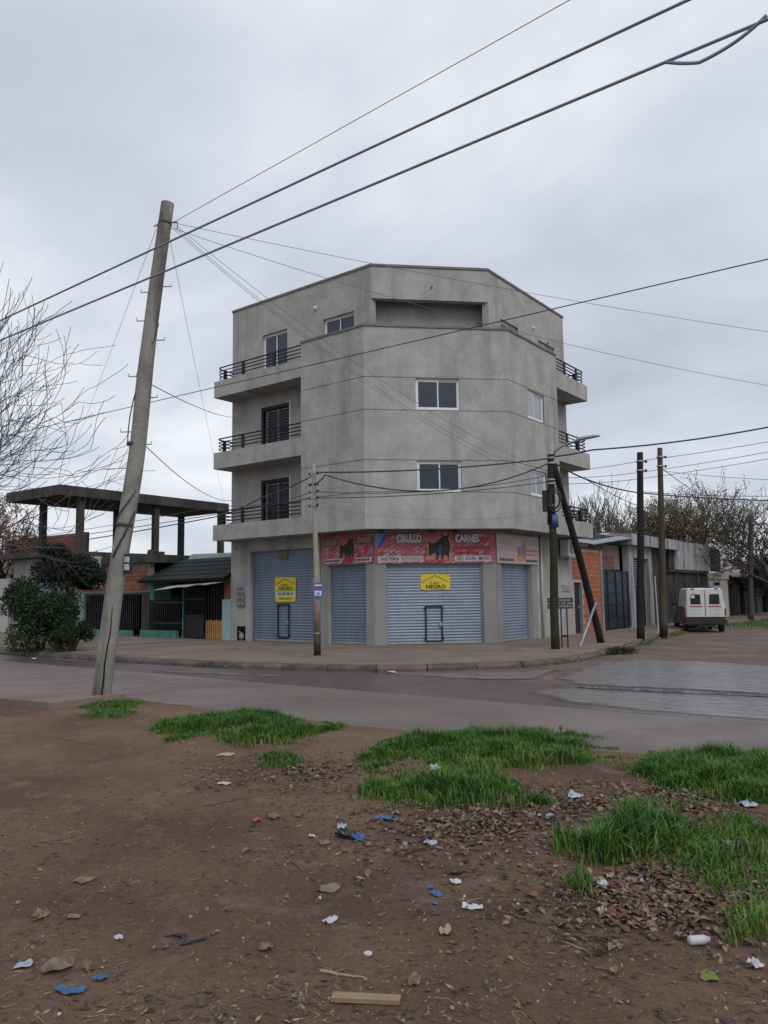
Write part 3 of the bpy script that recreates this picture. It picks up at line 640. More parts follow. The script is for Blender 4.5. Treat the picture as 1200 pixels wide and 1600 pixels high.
ink_yel = flat('ink_yellow', (.68,.53,.025)); ink_blue = flat('ink_blue', (.05,.10,.38)); ink_pale = flat('ink_pale', (.40,.38,.40)); ink_brown = flat('ink_brown', (.17,.11,.08)); ink_sky = flat('ink_skyblue', (.15,.26,.50))
def banner_mat(name, red, pale, dark, fade):
    m = bpy.data.materials.new(name); m.use_nodes = True; nt = m.node_tree; N = nt.nodes; L = nt.links; b = N['Principled BSDF']; b.inputs['Roughness'].default_value = .4
    tc = N.new('ShaderNodeTexCoord')
    mp = N.new('ShaderNodeMapping'); mp.inputs['Rotation'].default_value = (0, radians(42), 0); mp.inputs['Scale'].default_value = (5.5,5.5,5.5); L.new(tc.outputs['Object'], mp.inputs[0])
    br = N.new('ShaderNodeTexBrick'); br.inputs['Scale'].default_value = 1; br.inputs['Mortar Size'].default_value = .06; br.inputs['Brick Width'].default_value = 1.0; br.inputs['Row Height'].default_value = .55
    sep = N.new('ShaderNodeSeparateXYZ'); L.new(mp.outputs[0], sep.inputs[0]); cb = N.new('ShaderNodeCombineXYZ'); L.new(sep.outputs[0], cb.inputs[0]); L.new(sep.outputs[2], cb.inputs[1]); L.new(cb.outputs[0], br.inputs[0])
    br.inputs['Color1'].default_value = (*red,1); br.inputs['Color2'].default_value = (*pale,1); br.inputs['Mortar'].default_value = (*dark,1); br.inputs['Bias'].default_value = -.12
    n = N.new('ShaderNodeTexNoise'); n.inputs['Scale'].default_value = 2.6; n.inputs['Detail'].default_value = 5; L.new(tc.outputs['Object'], n.inputs[0])
    r = N.new('ShaderNodeMapRange'); r.inputs[1].default_value = .50; r.inputs[2].default_value = .62; L.new(n.outputs[0], r.inputs[0])
    mx = N.new('ShaderNodeMix'); mx.data_type = 'RGBA'; L.new(r.outputs[0], mx.inputs[0]); L.new(br.outputs[0], mx.inputs[6]); mx.inputs[7].default_value = (*[a*.8+bb*.2 for a,bb in zip(red,pale)],1)
    n2 = N.new('ShaderNodeTexNoise'); n2.inputs['Scale'].default_value = 24; L.new(tc.outputs['Object'], n2.inputs[0])
    m2 = N.new('ShaderNodeMix'); m2.data_type = 'RGBA'; m2.blend_type = 'MULTIPLY'; m2.inputs[0].default_value = .35; L.new(mx.outputs[2], m2.inputs[6]); L.new(n2.outputs[1], m2.inputs[7])
    m3 = N.new('ShaderNodeMix'); m3.data_type = 'RGBA'; m3.inputs[0].default_value = fade; L.new(m2.outputs[2], m3.inputs[6]); m3.inputs[7].default_value = (.62,.53,.50,1)
    L.new(m3.outputs[2], b.inputs['Base Color']); return m
ban_m = banner_mat('banner_print', (.44,.018,.04), (.56,.40,.44), (.26,.012,.03), 0)
ban_f = banner_mat('banner_print_faded', (.34,.035,.05), (.52,.36,.38), (.20,.02,.03), .62)
# bull seen from the side, head to the right (x 0..1, z 0..1)
BULL = [(.06,.0),(.14,.0),(.17,.14),(.24,.24),(.36,.24),(.40,.12),(.40,.0),(.48,.0),(.52,.18),(.60,.18),(.63,.0),(.71,.0),(.75,.14),(.84,.14),(.87,.02),(.94,.02),(.96,.2),(1.0,.34),(1.01,.52),(.98,.68),(.92,.80),(.99,.90),(1.0,1.0),(.93,.94),(.86,.89),(.76,.90),(.68,.93),(.60,1.0),(.60,.92),(.66,.86),(.58,.80),(.50,.70),(.36,.64),(.22,.62),(.10,.64),(.02,.70),(.0,.64),(.06,.58),(.06,.44),(.03,.28),(.05,.12)]
def banner(Fm, s0, s1, z0, z1, label, mat, faded, main):
    c = Fm(((s0+s1)/2,.05,z0)); t = thing('shop_sign', label, 'sign', c)
    mb = MB(Fm); mb.box((s0,.026,z0),(s1,.055,z1)); mb.build('panel', mat, t)
    wd, ht = s1-s0, z1-z0; n = .0555
    kk = ink_k if not faded else ink_brown; ww = ink_w if not faded else ink_pale
    def bull(a, b, c, d, grow, mt, nn):
        mx_, mz_ = .5, .5; mb = MB(Fm)
        P = [(a+(b-a)*((x-mx_)*(1+grow)+mx_), c+(d-c)*((z-mz_)*(1+grow*.8)+mz_)) for x, z in BULL]
        mb.plate(P, nn, nn+.003); return mb.build('bull_print', mt, t)
    if main:
        mb = MB(Fm); mb.plate([(s0+.01,z1-.48*ht),(s0+.01,z1-.02),(s0+.33,z1-.02),(s0+.13,z1-.42*ht)], n, n+.002); mb.build('blue_print', ink_sky, t)
        mb = MB(Fm); mb.plate([(s0+.08,z1-.46*ht),(s0+.30,z1-.02),(s0+.42,z1-.02),(s0+.16,z1-.5*ht)], n+.0001, n+.0022); mb.build('blue_print', ink_blue, t)
        bull(s0+.425*wd,s0+.625*wd,z0+.10*ht,z0+1.0*ht,.05,ink_o,n); bull(s0+.43*wd,s0+.62*wd,z0+.11*ht,z0+.985*ht,0,ink_k,n+.004)
        for (a,b) in ((.435,.495),(.52,.545),(.56,.60),(.605,.63)):
            mb = MB(Fm); mb.plate([(s0+a*wd,z0+.1*ht),(s0+b*wd,z0+.1*ht),(s0+(b-.003)*wd,z0+.23*ht),(s0+(a+.008)*wd,z0+.26*ht)], n+.008, n+.010); mb.build('meat_print', ink_p, t)
        mb = MB(Fm); mb.plate([(s0+.525*wd,z0+.34*ht),(s0+.54*wd,z0+.3*ht),(s0+.548*wd,z0+.55*ht),(s0+.53*wd,z0+.6*ht)], n+.008, n+.010); mb.build('highlight_print', ink_blue, t)
        for body, a, b in (('CIRULLO',.175,.385),('CARNES',.665,.87)):
            text(Fm, body, s0+(a-.008)*wd, s0+(b+.008)*wd, z0+.655*ht, z0+.965*ht, n, kk, t, .12); text(Fm, body, s0+a*wd, s0+b*wd, z0+.67*ht, z0+.95*ht, n+.004, ww, t, .05)
        for a, b, c, d in ((.655,.96,.44,.55),(.66,.86,.30,.38)):
            mb = MB(Fm); mb.box((s0+a*wd,n,z0+c*ht),(s0+b*wd,n+.002,z0+d*ht)); mb.build('stripe_print', ink_r, t)
        for a, b in ((.025,.395),(.66,.965)):
            mb = MB(Fm); mb.box((s0+a*wd,n,z0+.06*ht),(s0+b*wd,n+.002,z0+.235*ht)); mb.build('white_strip', ink_w, t)
        text(Fm, 'CARNES PREMIUM - TROZOS DE POLLO', s0+.035*wd, s0+.387*wd, z0+.085*ht, z0+.215*ht, n+.003, ink_navy, t, .02)
        text(Fm, 'CERDO - ACHURAS - EMBUTIDOS', s0+.67*wd, s0+.957*wd, z0+.085*ht, z0+.215*ht, n+.003, ink_navy, t, .02)
        for a in (.05,.46,.66):   # small floodlights on arms above the board
            mb = MB(Fm); mb.tube([(s0+a*wd,.03,z1+.03),(s0+a*wd,.26,z1+.06)], .014, 6); mb.box((s0+a*wd-.07,.2,z1-.03),(s0+a*wd+.07,.30,z1+.05)); mb.build('floodlight', black_steel, t)
    else:
        fl = (.03,.30,.70,.985)
        if not faded:
            bull(s0+.35*wd,s0+.645*wd,z0+.2*ht,z0+.90*ht,.06,ink_o,n); bull(s0+.35*wd,s0+.645*wd,z0+.2*ht,z0+.90*ht,0,ink_k,n+.004)
            for body, a, b in (('CIRULLO',.04,.30),('CARNES',.71,.985)):
                text(Fm, body, s0+(a-.012)*wd, s0+(b+.010)*wd, z0+.64*ht, z0+.90*ht, n, kk, t, .05); text(Fm, body, s0+a*wd, s0+b*wd, z0+.67*ht, z0+.87*ht, n+.004, ink_pale, t, .01)
        else:
            bull(s0+.46*wd,s0+.68*wd,z0+.1*ht,z0+.86*ht,0,flat('ink_faded_grey',(.30,.22,.19)),n)
            for (a,b,c,d) in ((.68,.99,.44,.52),(.68,.97,.3,.37)):
                mb = MB(Fm); mb.box((s0+a*wd,n,z0+c*ht),(s0+b*wd,n+.002,z0+d*ht)); mb.build('stripe_print', ink_p, t)
            mb = MB(Fm); mb.plate([(s0+.46*wd,z0+.1*ht),(s0+.62*wd,z0+.1*ht),(s0+.6*wd,z0+.24*ht),(s0+.47*wd,z0+.27*ht)], n+.004, n+.006); mb.build('meat_print', ink_o, t)
            text(Fm,'CIRULLO', s0+.05*wd, s0+.40*wd, z0+.62*ht, z0+.86*ht, n, ink_pale, t, .02)
            text(Fm,'CARNES', s0+.70*wd, s0+.97*wd, z0+.62*ht, z0+.86*ht, n, ink_pale, t, .02)
        for a, b in ((.04,.40),(.66,.97)):
            mb = MB(Fm); mb.box((s0+a*wd,n,z0+.05*ht),(s0+b*wd,n+.002,z0+.19*ht)); mb.build('white_strip', ink_w if not faded else ink_pale, t)
            mb = MB(Fm); q = s0+a*wd+.02
            while q < s0+b*wd-.06:
                l_ = R.uniform(.03,.07); mb.box((q,n+.003,z0+.08*ht),(q+l_,n+.004,z0+.16*ht)); q += l_+.015
            mb.build('small_print', ink_navy, t)
    return t
banner(FCh,.02,W2-.02,2.675,3.645,'long red butcher sign with black bull across the chamfered corner',ban_m,False,True)
banner(FLd,-2.13,-.01,2.70,3.66,'short red butcher sign with bull over the narrow shutter beside the thin pole',ban_m,False,False)
banner(FRt,K+.015,5.70,2.675,3.63,'sun-bleached pale pink butcher sign next to the grey downpipe',ban_f,True,False)
# rental posters
def poster(Fm, s0, s1, z0, z1, n, label, full):
    t = thing('rental_poster', label, 'poster', Fm(((s0+s1)/2,n,z0)))
    wd, ht = s1-s0, z1-z0
    P = [(s0+.01,z1-.01),(s0+wd*.5,z1),(s1,z1-.02),(s1-.005,z0+ht*.5),(s1-.01,z0+.05),(s1-.06,z0+.01),(s0+wd*.55,z0+.02),(s0+wd*.2,z0),(s0,z0+.04)]
    mb = MB(Fm); mb.plate(P, n, n+.004); mb.build('sheet', ink_yel, t); n += .0045
    f0 = .44 if full else 0    # height of the heading block
    y = lambda v: z0+ht*(f0+(1-f0)*v)
    mb = MB(Fm)
    pk = (s0+wd*.48,y(.92)); a = (s0+wd*.06,y(.50)); b = (s0+wd*.93,y(.52)); tk = .03
    for p, q in ((a,pk),(pk,b)): mb.plate([(p[0],p[1]),(q[0],q[1]),(q[0],q[1]-tk),(p[0],p[1]-tk)], n, n+.002)
    mb.build('roof_print', ink_g if not full else ink_k, t)
    text(Fm,'RUBEN',s0+.30*wd,s0+.62*wd,y(.36),y(.52),n,ink_brown if not full else ink_k,t,.02)
    text(Fm,'NEGRO',s0+.18*wd,s0+.84*wd,y(.08),y(.33),n,ink_k,t,.035)
    if full:
        mb = MB(Fm); mb.box((s0+.08*wd,n,y(.0)),(s0+.92*wd,n+.002,y(.05))); mb.build('rule_print', ink_g, t)
        mb = MB(Fm); mb.box((s0+.04*wd,n,z0+.235*ht),(s0+.95*wd,n+.0015,z0+.425*ht)); mb.build('white_strip', ink_w, t)
        text(Fm,'ALQUILA',s0+.10*wd,s0+.90*wd,z0+.26*ht,z0+.40*ht,n+.002,ink_navy,t,.04)
        text(Fm,'4209-8819',s0+.20*wd,s0+.80*wd,z0+.10*ht,z0+.175*ht,n,ink_k,t,.02)
    else:
        text(Fm,'4-2',s0+.82*wd,s0+.94*wd,y(.82),y(.9),n,ink_brown,t)
    return t
poster(FLd,-4.52,-3.52,1.50,2.36,-.135,'tall yellow rental poster reading ALQUILA on the widest shutter',True)
poster(FCh,1.47,2.43,1.83,2.35,-.085,'torn yellow poster without its lower half on the chamfered shutter',False)
t = thing('faded_poster', 'weathered brown poster at the top of the widest shutter', 'poster', FLd((-3.9,-.13,3.05)))
mb = MB(FLd); mb.plate([(-4.44,3.26),(-4.40,3.02),(-4.2,2.97),(-3.92,2.98),(-3.90,3.27)], -.135, -.131); mb.build('sheet', flat('faded_olive',(.15,.14,.07)), t)
mb = MB(FCh); 
for i in range(5): mb.box((1.72+i*.09+R.uniform(0,.02),-.09,1.72),(1.76+i*.09,-.086,1.75+R.uniform(0,.02)))
t = thing('paper_scraps', 'torn white scraps left under the poster on the chamfered shutter', 'paper', FCh((1.9,-.09,1.72))); mb.build('scraps', ink_w, t)

# ------------------------------------------------------------------ brick courses as single bricks
def bricks(parent, Fm, s0, s1, z0, z1, n, mat, bl=.33, bh=.185, gap=.026, depth=.05, holes=()):
    src = MB(); c = .006; hx, hz = (bl-.006)/2, (bh-gap)/2
    # chamfered front brick (in wall-local axes rotated by the frame)
    d, nn = Fm.d, Fm.n
    def P(a, b, e): return Vector(d)*a+Vector(nn)*b+Vector((0,0,e))
    vs = [P(-hx,-depth,-hz),P(hx,-depth,-hz),P(hx,-depth,hz),P(-hx,-depth,hz),P(-hx,-c,-hz),P(hx,-c,-hz),P(hx,-c,hz),P(-hx,-c,hz),P(-hx+c,0,-hz+c),P(hx-c,0,-hz+c),P(hx-c,0,hz-c),P(-hx+c,0,hz-c)]
    fs = [(3,2,1,0)]+[(i,(i+1)%4,4+(i+1)%4,4+i) for i in range(4)]+[(4+i,4+(i+1)%4,8+(i+1)%4,8+i) for i in range(4)]+[(8,9,10,11)]
    me = bpy.data.meshes.new('brick'); me.from_pydata([tuple(v) for v in vs], [], fs); me.materials.append(mat); me.update()
    half = bpy.data.meshes.new('brick'); half.from_pydata([tuple(v-Vector(d)*(v.dot(Vector(d)))*.52) for v in vs], [], fs); half.materials.append(mat); half.update()
    og = ORG[parent.name]; row = 0; z = z0
    while z+bh <= z1+.01:
        s = s0; k = 0
        while s < s1-.05:
            l = bl
            m_ = me
            if (row % 2 and k == 0) or s+bl > s1+.02: l = bl*.5; m_ = half
            if s+l > s1+.03: break
            cs, cz = s+l/2, z+bh/2
            if not any(h[0]-.05<cs<h[1]+.05 and h[2]-.02<cz<h[3]+.05 for h in holes):
                copy_mesh(m_, 'brick', parent, Fm((cs, n+R.uniform(-.006,.004), cz))-og)
            s += l; k += 1
        z += bh; row += 1

def bars(mb, s0, s1, z0, z1, n, step, r=.012):
    s = s0
    while s <= s1+1e-6: mb.box((s-r,n-r,z0),(s+r,n+r,z1)); s += step
def simple_box_house(): pass

# ------------------------------------------------------------------ left: unfinished house with a bare roof slab on columns
t = thing('unfinished_house', 'unfinished grey house with a bare concrete roof slab on open columns', 'house', (-20.4,5,PAV))
mb = MB(FLd); mb.wall(-22.4,-18.2,Z0,3.62,0,.25,[(-19.75,-18.55,0,2.95)]); mb.build('front_wall', greyw, t)
mb = MB(); mb.box((-18.45,.26,Z0),(-18.2,10,3.62)); mb.box((-22.4,.26,Z0),(-22.15,10,3.62)); mb.box((-22.14,9.75,Z0),(-18.46,10,3.62)); mb.build('side_wall', oldconc, t)
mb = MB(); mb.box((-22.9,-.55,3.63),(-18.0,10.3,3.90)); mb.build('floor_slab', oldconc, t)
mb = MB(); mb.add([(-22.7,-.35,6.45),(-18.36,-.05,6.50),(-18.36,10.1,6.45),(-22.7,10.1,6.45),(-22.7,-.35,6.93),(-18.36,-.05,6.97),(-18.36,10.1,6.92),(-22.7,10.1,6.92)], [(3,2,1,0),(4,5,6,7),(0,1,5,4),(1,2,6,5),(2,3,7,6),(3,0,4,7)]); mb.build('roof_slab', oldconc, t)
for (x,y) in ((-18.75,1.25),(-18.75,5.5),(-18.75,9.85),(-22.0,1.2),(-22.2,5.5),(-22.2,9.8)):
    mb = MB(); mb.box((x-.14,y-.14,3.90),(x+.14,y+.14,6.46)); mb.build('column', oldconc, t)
shm = MB(FLd); k = 40; shm.add([p for i in range(k+1) for p in ((-19.75,-.12+.012*sin(i*pi),PAV+2.8*i/k),(-18.55,-.12+.012*(i%2),PAV+2.8*i/k))], [(2*i,2*i+1,2*i+3,2*i+2) for i in range(k)]); shm.build('roller_shutter', zinc, t)
mb = MB(); mb.box((-18.95,5.2,3.9),(-18.2,5.7,4.06)); mb.lathe([(.16,0),(.18,.08),(.14,.22),(.03,.26)], 12, (-18.35,4.95,3.9)); mb.build('rubble', oldconc, t)

# gated house between: brick lintel over a dark carport, mint walls, tiled canopy, iron gates
t = thing('gated_house', 'low house with brick lintel, dark tiled canopy and mint green walls behind gates', 'house', (-12,2,PAV))
mb = MB(FLd); mb.wall(-18.15,-11.55,1.93,3.12,-.05,.2); lw = mb.build('lintel_wall', mortar_d, t)
bricks(lw, FLd, -16.5, -11.62, 2.02, 3.10, -.025, brick_d)
mb = MB(); mb.box((-18.15,-.12,3.13),(-11.3,6.0,3.44)); mb.build('roof_edge', oldconc, t)
mb = MB(FLd); mb.box((-18.1,-.3,Z0),(-16.3,-.02,1.92)); mb.build('pillar', greyw, t)
mb = MB(FLd); mb.box((-16.29,-.25,Z0),(-16.12,.0,1.92)); mb.build('pillar', mint, t)
mb = MB(FLd); mb.box((-16.1,-.12,PAV),(-12.7,.02,.40)); mb.build('low_wall', mint, t)
mb = MB(FLd); mb.box((-12.05,-.12,PAV),(-9.75,.03,.43)); mb.build('low_wall', mint, t)
mb = MB(FLd); mb.box((-12.1,-.42,PAV),(-11.6,-.06,1.92)); mb.build('pillar', oldconc, t)
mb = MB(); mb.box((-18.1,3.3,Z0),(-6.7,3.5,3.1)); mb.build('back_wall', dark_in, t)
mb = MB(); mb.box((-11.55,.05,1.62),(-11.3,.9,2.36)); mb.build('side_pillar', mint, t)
mb = MB(); mb.box((-11.55,.05,Z0),(-11.3,.9,1.61)); mb.build('side_pillar', dark_in, t)  # lower part near-black; porch shade put into its colour
mb = MB(); mb.box((-11.55,.76,Z0),(-11.4,3.3,3.0)); mb.build('side_wall', dark_in, t)  # shade under the canopy painted on as near-black
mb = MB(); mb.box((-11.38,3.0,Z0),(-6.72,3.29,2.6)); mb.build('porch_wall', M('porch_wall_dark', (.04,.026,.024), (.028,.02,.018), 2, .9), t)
mb = MB(FLd); mb.wall(-7.12,-6.68,Z0,1.62,0,.3); mb.build('end_wall', paleblue, t)
mb = MB(FLd); mb.wall(-7.05,-6.68,1.63,2.4,-.02,.28); mb.build('end_wall', brick_d, t)
# canopy: tile rows on a sloping deck
z_lo, z_hi, y_lo, y_hi = 2.36, 3.22, -.28, 1.35
mb = MB(); mb.add([(-11.95,y_lo,z_lo-.06),(-6.68,y_lo,z_lo-.06),(-6.68,y_hi,z_hi-.06),(-10.9,y_hi,z_hi-.06),(-11.95,y_lo,z_lo-.02),(-6.68,y_lo,z_lo-.02),(-6.68,y_hi,z_hi-.02),(-10.9,y_hi,z_hi-.02)], [(3,2,1,0),(4,5,6,7),(0,1,5,4),(1,2,6,5),(2,3,7,6),(3,0,4,7)]); can = mb.build('canopy', dark_in, t)
rows = 5
for r_ in range(rows):
    mb = MB(); t0 = r_/rows; t1 = (r_+1.12)/rows; a0 = -11.95+1.05*t0
    xq = a0; vs = []; fs = []; kk = 0
    while xq < -6.70:
        for q in range(5):
            xx = min(xq+q*.05, -6.69); b_ = (.0,.022,.035,.022,.0)[q]
            for tt, lift in ((t0,.045),(min(t1,1.02),.012)):
                vs.append((xx, y_lo+(y_hi-y_lo)*tt, z_lo+(z_hi-z_lo)*tt+b_+lift))
        xq += .2; kk += 5
    fs = [(2*i,2*i+2,2*i+3,2*i+1) for i in range(kk-1)]
    mb.add(vs, fs)
    # front lip of the row
    b0 = len(mb.v); mb.add([(p[0],p[1],p[2]) for p in vs[0::2]]+[(p[0],p[1]+.005,p[2]-.05) for p in vs[0::2]], [(i,i+1,kk+i+1,kk+i) for i in range(kk-1)])
    mb.build('tile_row', tile_m, can)
mb = MB(); mb.add([(-11.0,y_hi+.05,3.18),(-6.7,y_hi+.3,3.22),(-6.7,y_hi+.35,3.42),(-10.7,y_hi+.1,3.48),(-11.0,y_hi+1.2,3.18),(-6.7,y_hi+1.2,3.22),(-6.7,y_hi+1.2,3.42),(-10.7,y_hi+1.2,3.48)], [(3,2,1,0),(4,5,6,7),(0,1,5,4),(1,2,6,5),(2,3,7,6),(3,0,4,7)]); mb.build('upstand', whitew, t)
mb = MB(); vs = []; 
for i in range(15):
    xx = -9.9+i*.23; sag = .05*sin(i*1.3)*(i/15); vs += [(xx,-.95+.3*(1-i/14)*-.2,2.02+.012*i+sag*.6-.03*(1-i/14)), (xx,.1,2.22+.005*i)]
mb.add(vs, [(2*i,2*i+2,2*i+3,2*i+1) for i in range(14)]); mb.add([(p[0],p[1],p[2]-.03) for p in vs], [(2*i,2*i+1,2*i+3,2*i+2) for i in range(14)]); mb.build('awning', M('awning_cloth',(.42,.41,.40),(.33,.32,.31),4,.8), t)
# gates and fence bars
mb = MB(FLd); bars(mb,-16.05,-12.2,.42,1.9,-.06,.14,.011); mb.box((-16.1,-.08,1.86),(-12.1,-.05,1.91)); mb.build('fence_bars', black_steel, t)
mb = MB(FLd); mb.box((-16.1,-.14,.42),(-12.75,-.10,1.55)); mb.build('gate_sheet', dark_in, t)  # near-black; shade of the carport put into the sheet's colour
mb = MB(FLd); bars(mb,-11.55,-9.6,.44,1.75,-.06,.12,.011); mb.box((-11.6,-.075,1.5),(-9.5,-.05,1.54)); mb.box((-11.6,-.075,.7),(-9.5,-.05,.74)); mb.build('fence_bars', black_steel, t)
mb = MB(FLd); g0,g1 = -9.35,-8.2; bars(mb,g0,g1,PAV+.05,2.0,-.05,.115,.012)
for z in (.22,1.0,1.62,2.0): mb.box((g0,-.065,z),(g1,-.035,z+.045))
mb.box((g0,-.06,.25),(g1,-.045,.98)); mb.build('gate', gate_m, t)
mb = MB(FLd); mb.box((-9.42,-.1,PAV),(-9.36,-.0,2.1)); mb.build('gate_post', mint, t)
mb = MB(FLd); bars(mb,-8.1,-7.2,PAV+.05,2.1,-.07,.15,.012); mb.build('fence_bars', black_steel, t)
pl = thing('wooden_pallet_gate', 'small yellow wooden slat gate leaning beside the dark iron gate', 'gate', FLd((-7.55,.02,PAV)))
for i in range(8):
    mb = MB(FLd); mb.box((-8.0+i*.115,.0,PAV+.01),(-8.0+i*.115+.075,.02,.84+.02*(i%3))); mb.build('slat', wood_y, pl)
for z in (.28,.72):
    mb = MB(FLd); mb.box((-8.0,-.03,z),(-7.1,-.002,z+.06)); mb.build('crossbar', wood_y, pl)
t = thing('lightbox_sign', 'blank white lightbox sign projecting from the brick lintel above the carport', 'sign', (-14.85,-.5,2.2))
mb = MB(); mb.box((-14.92,-.95,2.2),(-14.78,-.06,3.5)); mb.build('box', whitew, t)
mb = MB(); mb.box((-14.86,-.3,3.5),(-14.84,-.26,3.75)); mb.tube([(-14.85,-.28,3.6),(-14.85,.0,3.3)], .02, 6); mb.build('bracket', black_steel, t)

# far-left houses
t = thing('white_walled_house', 'white plastered house wall with a dark meter box beyond the bushes', 'house', (-27,2,PAV))
mb = MB(FLd); mb.wall(-32,-22.75,Z0,2.75,0,.3,[]); mb.build('wall', whitew, t)
mb = MB(FLd); mb.box((-24.0,.002,1.0),(-23.2,.05,1.42)); mb.build('meter_cabinet', meter_m, t)
mb = MB(); mb.box((-22.7,1.4,Z0),(-22.5,1.6,2.9)); mb.build('gate_post', cream, t)
mb = MB(); mb.box((-32,4.0,Z0),(-22.95,12,4.1)); mb.build('house_wall', cream, t)
mb = MB(); mb.box((-32.3,3.7,3.25),(-22.92,4.0,3.55)); mb.build('cornice', cream, t)
for (x0,x1) in ((-27.6,-26.0),(-24.9,-23.3),(-30.4,-28.6)):
    mb = MB(); mb.box((x0,3.93,2.1),(x1,3.995,3.2)); mb.build('window', dark_in, t)
mb = MB(); mb.box((-22.93,3.0,Z0),(-22.42,3.2,2.9)); mb.build('gate_sheet', dark_in, t)
mb = MB(); mb.box((-32,4.3,4.11),(-23.2,4.5,5.3)); bw = mb.build('parapet', mortar_d, t)
bricks(bw, Fr((0,4.3,0),(1,0,0),(0,-1,0)), -31.5, -23.25, 4.15, 5.25, .012, brick_d)

# ------------------------------------------------------------------ right row up the side street (facade line x = K)
t = thing('brick_infill_house', 'unplastered orange brick front with a narrow dark door next to the corner building', 'house', (K-1,10,PAV))
mb = MB(FRt); mb.wall(8.60,11.28,Z0,3.42,-.03,.2,[(8.72,9.42,0,2.08)]); bw = mb.build('wall', mortar_m, t)
bricks(bw, FRt, 8.62, 11.26, PAV, 3.40, -.012, brick_m, holes=[(8.72,9.42,0,2.05)])
mb = MB(FRt); mb.box((8.74,-.16,PAV),(9.33,-.11,2.05)); dr = mb.build('door', gate_m, t)
mb = MB(FRt); mb.box((9.20,-.109,1.1),(9.26,-.08,1.2)); mb.build('handle', galv, dr)
mb = MB(FRt); mb.box((9.34,-.15,PAV),(9.42,.01,2.06)); mb.build('door_frame', galv, t)
mb = MB(FRt); mb.box((11.29,-.2,Z0),(11.46,.02,3.42)); mb.build('column', greyw, t)
mb = MB(); mb.box((-6,8.62,3.43),(K+.1,11.4,3.62)); mb.build('roof_slab', oldconc, t)

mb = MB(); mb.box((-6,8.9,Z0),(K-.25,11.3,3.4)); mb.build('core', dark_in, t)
t = thing('gated_workshop', 'flat-roofed workshop with a dark panelled steel gate and sheet metal eave', 'house', (K-1,15,PAV))
mb = MB(FRt); mb.wall(11.47,14.45,2.66,3.72,-.4,.2); bw = mb.build('lintel_wall', mortar_d, t)
bricks(bw, FRt, 11.5, 13.9, 2.68, 3.28, -.385, brick_d)
mb = MB(FRt)
for s in (11.5,12.05,12.98,13.75,14.36): mb.box((s,-.12,PAV+.02),(s+.07,-.03,2.60))
for z in (PAV+.03,.66,1.15,1.63,2.1,2.54): mb.box((11.571,-.11,z),(14.359,-.04,z+.055))
gt = mb.build('gate', gate_m, t)
for i, (a,b) in enumerate(((11.57,12.05),(12.12,12.98),(13.05,13.75),(13.82,14.36))):
    for (c,d) in ((.235,.66),(.715,1.15),(1.205,1.63),(1.685,2.1),(2.155,2.54)):
        mb = MB(FRt); mb.box((a+.004,-.095,c),(b-.004,-.07,d)); mb.build('panel', gate_p, gt)
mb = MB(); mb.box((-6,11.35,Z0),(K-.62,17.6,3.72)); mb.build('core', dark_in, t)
mb = MB(FRt); mb.box((14.5,-.3,Z0),(14.98,.0,3.72)); mb.build('pillar', oldconc_l, t)
mb = MB(FRt); mb.wall(14.99,17.6,Z0,3.72,-.03,.25,[(15.2,17.1,0,3.2)]); mb.build('wall', oldconc_l, t)
mb = MB(FRt); mb.box((15.2,-.35,PAV),(16.6,-.3,1.95)); mb.build('door', bluedoor, t)
mb = MB(FRt); mb.box((16.62,-.35,PAV),(17.1,-.3,1.95)); mb.build('door', gate_m, t)
mb = MB(FRt); mb.box((15.2,-.33,1.97),(17.1,-.3,3.2)); lv = mb.build('louvre', dark_in, t)
for i in range(11):
    mb = MB(FRt); z = 2.0+i*.108; mb.box((15.22,-.3,z),(16.75,-.24,z+.05)); mb.build('slat', tin, lv)
mb = MB(); mb.box((-6,14.2,3.73),(K+.3,21.0,4.22)); mb.build('roof_slab', oldconc_l, t)
mb = MB(); vs = []
for i in range(40):
    y = 9.9+i*.14; z = 3.58+(y-9.9)*.105; vs += [(K+.28,y,z+.018*(i%2)),(K-1.3,y,z+.25+.018*(i%2))]
mb.add(vs, [(2*i,2*i+2,2*i+3,2*i+1) for i in range(39)]); mb.add([(p[0],p[1],p[2]-.05) for p in vs], [(2*i,2*i+1,2*i+3,2*i+2) for i in range(39)]); mb.add([q for p in vs[0::2] for q in (p,(p[0],p[1],p[2]-.05))], [(2*i,2*i+1,2*i+3,2*i+2) for i in range(39)]); mb.build('sheet_eave', tin, t)
mb = MB(); mb.box((-6,11.47,3.73),(K-.3,14.19,4.1)); mb.build('upper_wall', oldconc, t)
# rusty frames left on the roof
t2 = thing('roof_railing', 'rusty metal railing frames standing on the workshop roof', 'railing', (1.5,13,4.1))
for (ya,yb,xa,h) in ((11.6,12.9,1.2,.9),(13.0,14.3,1.6,.75),(14.6,16.2,1.9,.8)):
    z = 4.1 if ya < 14 else 4.22
    mb = MB(); mb.box((xa,ya,z+h-.05),(xa+.04,yb,z+h)); mb.box((xa,ya,z+.12),(xa+.04,yb,z+.16)); y = ya
    while y <= yb: mb.box((xa+.005,y,z-.0),(xa+.035,y+.03,z+h-.02)); y += .22
    mb.build('frame', rusty, t2)

